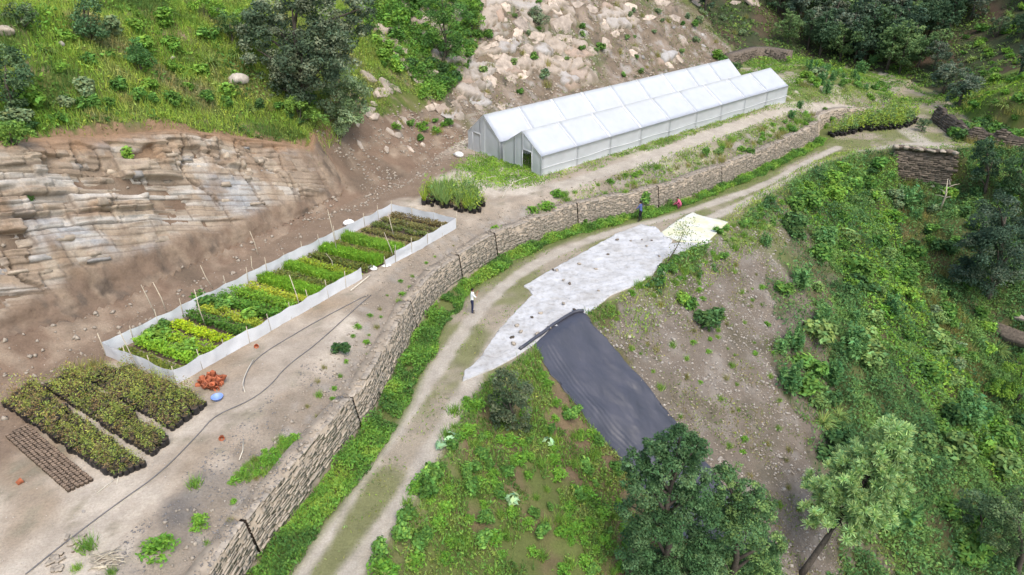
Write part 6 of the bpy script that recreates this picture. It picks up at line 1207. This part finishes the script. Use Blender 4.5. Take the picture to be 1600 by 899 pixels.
stones("gravel", "broken stones over the rocky slope behind the greenhouses", 42000, -8, 50, 66, 128, lambda x, y: ((bDT(x, y) > -.5) & (bDT(x, y) < 18) & (bST(x, y) > RF0 - 3) & (bST(x, y) < RF1 + 6)) * (nz(2.5, 5)(x, y) > .4) * .6, .05, .30, M_STONE, 35)
# ------------------------------------------------------------------ people
def pmat(n, c, r=.8): return mat_plain(n, c, r, .12, 25, .2)
SKIN, HAIR, SHOE = pmat("skin", (.30, .165, .10), .6), pmat("black_hair", (.012, .010, .009), .6), pmat("shoe", (.10, .085, .07))
def person(px, py, face, J, E, label, mats, scale=1.0):
    """J: joint -> (x forward, y left, z up, rx, ry); E: (a, b, material) limbs; one continuous skinned body"""
    keys = list(J); V = [J[k][:3] for k in keys]; me = bpy.data.meshes.new("person"); me.from_pydata(V, [(keys.index(a), keys.index(b)) for a, b, _ in E], []); ob = bpy.data.objects.new("person_armature", me); C.objects.link(ob)
    ob.modifiers.new("skin", 'SKIN'); sv = me.skin_vertices[0].data
    for i, k in enumerate(keys): sv[i].radius = J[k][3:5]; sv[i].use_root = (k == 'pelvis')
    sm = ob.modifiers.new("sub", 'SUBSURF'); sm.levels = sm.render_levels = 2
    ev = ob.evaluated_get(bpy.context.evaluated_depsgraph_get()); m2 = bpy.data.meshes.new_from_object(ev); bpy.data.objects.remove(ob); m2.name = "person"
    for m in mats: m2.materials.append(m)
    A = np.array([J[a][:3] for a, b, _ in E]); B = np.array([J[b][:3] for a, b, _ in E]); rr = np.array([(sum(J[a][3:5]) + sum(J[b][3:5])) / 4 for a, b, _ in E])
    for p in m2.polygons:
        c = np.array(p.center); t = np.clip(((c - A) * (B - A)).sum(1) / ((B - A) ** 2).sum(1), 0, 1); d = np.linalg.norm(c - A - (B - A) * t[:, None], axis=1) / rr; p.material_index = E[int(np.argmin(d))][2]; p.use_smooth = True
    g = hit(px, py, HF0); o = link("person", m2, None, g + np.array([0, 0, .01]), face, scale); tag(o, label, "person"); h = np.array(J['head'][:3]); f = np.array(J['brow'][:3]) - h
    cap, cf = boulder(np.random.default_rng(2), 2, 1.0, 0); cap = cap * np.array([.115, .098, .10]); cap = cap[:, :]; keep = ~((cf_c := cap[cf].mean(1))[:, 0] > .045) & (cf_c[:, 2] > -.055) | (cf_c[:, 2] > .062); tiltm = np.eye(3); hd = np.array(J['crown'][:3]) - h; hd /= np.linalg.norm(hd); xx = np.array([1, 0, 0]) - hd * hd[0]; xx /= np.linalg.norm(xx); tiltm = np.stack([xx, np.cross(hd, xx), hd], 1)
    link("hair", mesh_data("hair", (cap + np.array([-.012, 0, .03])) @ tiltm.T + h, cf[keep], HAIR, None, None, True), o)
    for s in (-1, 1):
        for nm, off, r, mt in (("eye", (.088, .032 * s, .012), .011, HAIR), ("ear", (.0, .088 * s, .0), .026, SKIN)):
            b_, bf = boulder(np.random.default_rng(3), 1, 1.0, 0); link(nm, mesh_data(nm, (b_ * r + np.array(off)) @ tiltm.T + h, bf, mt, None, None, True), o)
    b_, bf = box(.09, .1, -.022, .022, -.052, -.044); link("mouth", mesh_data("mouth", b_ @ tiltm.T + h, bf, pmat("lips", (.2, .07, .06))), o); return o
def hand(J, E, tag_, wrist, d, up):
    """palm, four bent fingers and a thumb leaving its side"""
    d = np.array(d, float) / np.linalg.norm(d); up = np.array(up, float) / np.linalg.norm(up); sd = np.cross(d, up); w = np.array(wrist[:3]); p = w + d * .075; J[tag_ + 'palm'] = tuple(p) + (.026, .018)
    E.append((tag_ + 'wrist', tag_ + 'palm', 0))
    for k, (o, l) in enumerate(((-.03, .06), (-.01, .072), (.01, .066), (.03, .05))):
        a = p + d * .02 + sd * o; b = a + d * l * .6 + up * .01; c = b + d * l * .35 + up * .03; J[f'{tag_}f{k}a'] = tuple(a) + (.011, .011); J[f'{tag_}f{k}b'] = tuple(b) + (.009, .009); J[f'{tag_}f{k}c'] = tuple(c) + (.008, .008)
        E += [(tag_ + 'palm', f'{tag_}f{k}a', 0), (f'{tag_}f{k}a', f'{tag_}f{k}b', 0), (f'{tag_}f{k}b', f'{tag_}f{k}c', 0)]
    a = w + d * .04 + sd * -.04 + up * .012; b = a + d * .035 - sd * .012 + up * .02; J[tag_ + 'ta'] = tuple(a) + (.012, .012); J[tag_ + 'tb'] = tuple(b) + (.009, .009); E += [(tag_ + 'palm', tag_ + 'ta', 0), (tag_ + 'ta', tag_ + 'tb', 0)]
def body(lean, legs, arms, sleeve):
    J = {'pelvis': (0, 0, .92, .15, .115), 'belly': (lean * .25, 0, 1.08, .14, .105), 'chest': (lean * .6, 0, 1.28, .165, .115), 'collar': (lean * .85, 0, 1.42, .10, .08), 'neck': (lean, 0, 1.50, .055, .055), 'head': (lean * 1.1 + .02, 0, 1.60, .088, .092), 'crown': (lean * 1.15 + .01, 0, 1.68, .07, .075), 'brow': (lean * 1.1 + .085, 0, 1.60, .02, .02)}
    E = [('pelvis', 'belly', 1), ('belly', 'chest', 1), ('chest', 'collar', 1), ('collar', 'neck', 0), ('neck', 'head', 0), ('head', 'crown', 0), ('head', 'brow', 0)]
    for s, n in ((1, 'l'), (-1, 'r')):
        sh, el, wr = arms[n]; J[n + 'sh'] = (lean * .75, .19 * s, 1.39, .062, .062); J[n + 'elbow'] = tuple(el) + (.044, .044); J[n + 'wrist'] = tuple(wr) + (.03, .03); E += [('collar', n + 'sh', 1), (n + 'sh', n + 'elbow', 1), (n + 'elbow', n + 'wrist', sleeve)]
        hp, kn, an = (0.0, .09 * s, .86), legs[n][0], legs[n][1]; J[n + 'hip'] = hp + (.098, .098); J[n + 'knee'] = tuple(kn) + (.066, .066); J[n + 'ankle'] = tuple(an) + (.048, .048); J[n + 'toe'] = (an[0] + .17, an[1], .035, .042, .03); E += [('pelvis', n + 'hip', 2), (n + 'hip', n + 'knee', 2), (n + 'knee', n + 'ankle', 2), (n + 'ankle', n + 'toe', 3)]
        dv = np.array(wr) - np.array(el); hand(J, E, n, wr, dv, (0, 0, 1) if abs(dv[2]) < .8 * np.linalg.norm(dv) else (1, 0, 0))
    return J, E
J, E = body(.05, {'l': ((.03, .10, .48), (0, .11, .07)), 'r': ((.02, -.10, .48), (-.04, -.11, .07))}, {'l': (0, (.20, .24, 1.18), (.33, .10, 1.38)), 'r': (0, (.20, -.24, 1.18), (.33, -.10, 1.38))}, 0)
p1 = person(738, 489, .25, J, E, "person in white shirt and navy trousers standing on the track with a raised phone", [SKIN, pmat("white_shirt", (.80, .80, .78)), pmat("navy_trousers", (.022, .028, .065)), SHOE])
V, F = box(-.006, .006, -.075, .075, -.04, .04); ph = tag(link("phone", mesh_data("phone", V, F, pmat("black_glass", (.012, .012, .014), .2)), None, None, .25), "small dark phone held up by the person in the white shirt", "phone"); ph.location = np.array(p1.location) + np.array([math.cos(.25) * .46, math.sin(.25) * .46, 1.47])
J, E = body(.10, {'l': ((.05, .13, .48), (.0, .17, .07)), 'r': ((.04, -.12, .48), (-.03, -.16, .07))}, {'l': (0, (.22, .25, 1.12), (.38, .12, 1.10)), 'r': (0, (.22, -.25, 1.12), (.38, -.12, 1.10))}, 1)
person(1000, 346, 2.5, J, E, "person in a blue shirt and black trousers standing on the track by the wall", [SKIN, pmat("blue_shirt", (.085, .115, .27)), pmat("black_trousers", (.012, .012, .016)), SHOE])
J = {'pelvis': (-.16, 0, .26, .15, .13), 'belly': (-.10, 0, .42, .145, .12), 'chest': (.04, 0, .62, .16, .12), 'collar': (.13, 0, .74, .10, .085), 'neck': (.18, 0, .81, .055, .055), 'head': (.23, 0, .90, .088, .092), 'crown': (.24, 0, .98, .07, .075), 'brow': (.31, 0, .88, .02, .02)}
E = [('pelvis', 'belly', 1), ('belly', 'chest', 1), ('chest', 'collar', 1), ('collar', 'neck', 0), ('neck', 'head', 0), ('head', 'crown', 0), ('head', 'brow', 0)]
for s, n in ((1, 'l'), (-1, 'r')):
    J[n + 'sh'] = (.09, .18 * s, .71, .06, .06); J[n + 'elbow'] = (.26, .22 * s, .50, .043, .043); J[n + 'wrist'] = (.44, .12 * s, .36, .03, .03); J[n + 'hip'] = (-.10, .10 * s, .24, .1, .1); J[n + 'knee'] = (.24, .17 * s, .46, .068, .068); J[n + 'ankle'] = (.0, .16 * s, .07, .048, .048); J[n + 'toe'] = (.17, .17 * s, .035, .042, .03)
    E += [('collar', n + 'sh', 1), (n + 'sh', n + 'elbow', 1), (n + 'elbow', n + 'wrist', 1), ('pelvis', n + 'hip', 2), (n + 'hip', n + 'knee', 2), (n + 'knee', n + 'ankle', 2), (n + 'ankle', n + 'toe', 3)]; hand(J, E, n, J[n + 'wrist'], (.7, -.3 * s, -.6), (0, 0, 1))
person(1061, 326, 2.9, J, E, "person in pink crouching at the foot of the wall", [SKIN, pmat("pink_clothes", (.52, .11, .19)), pmat("dark_red_trousers", (.20, .045, .08)), SHOE], 1.0)
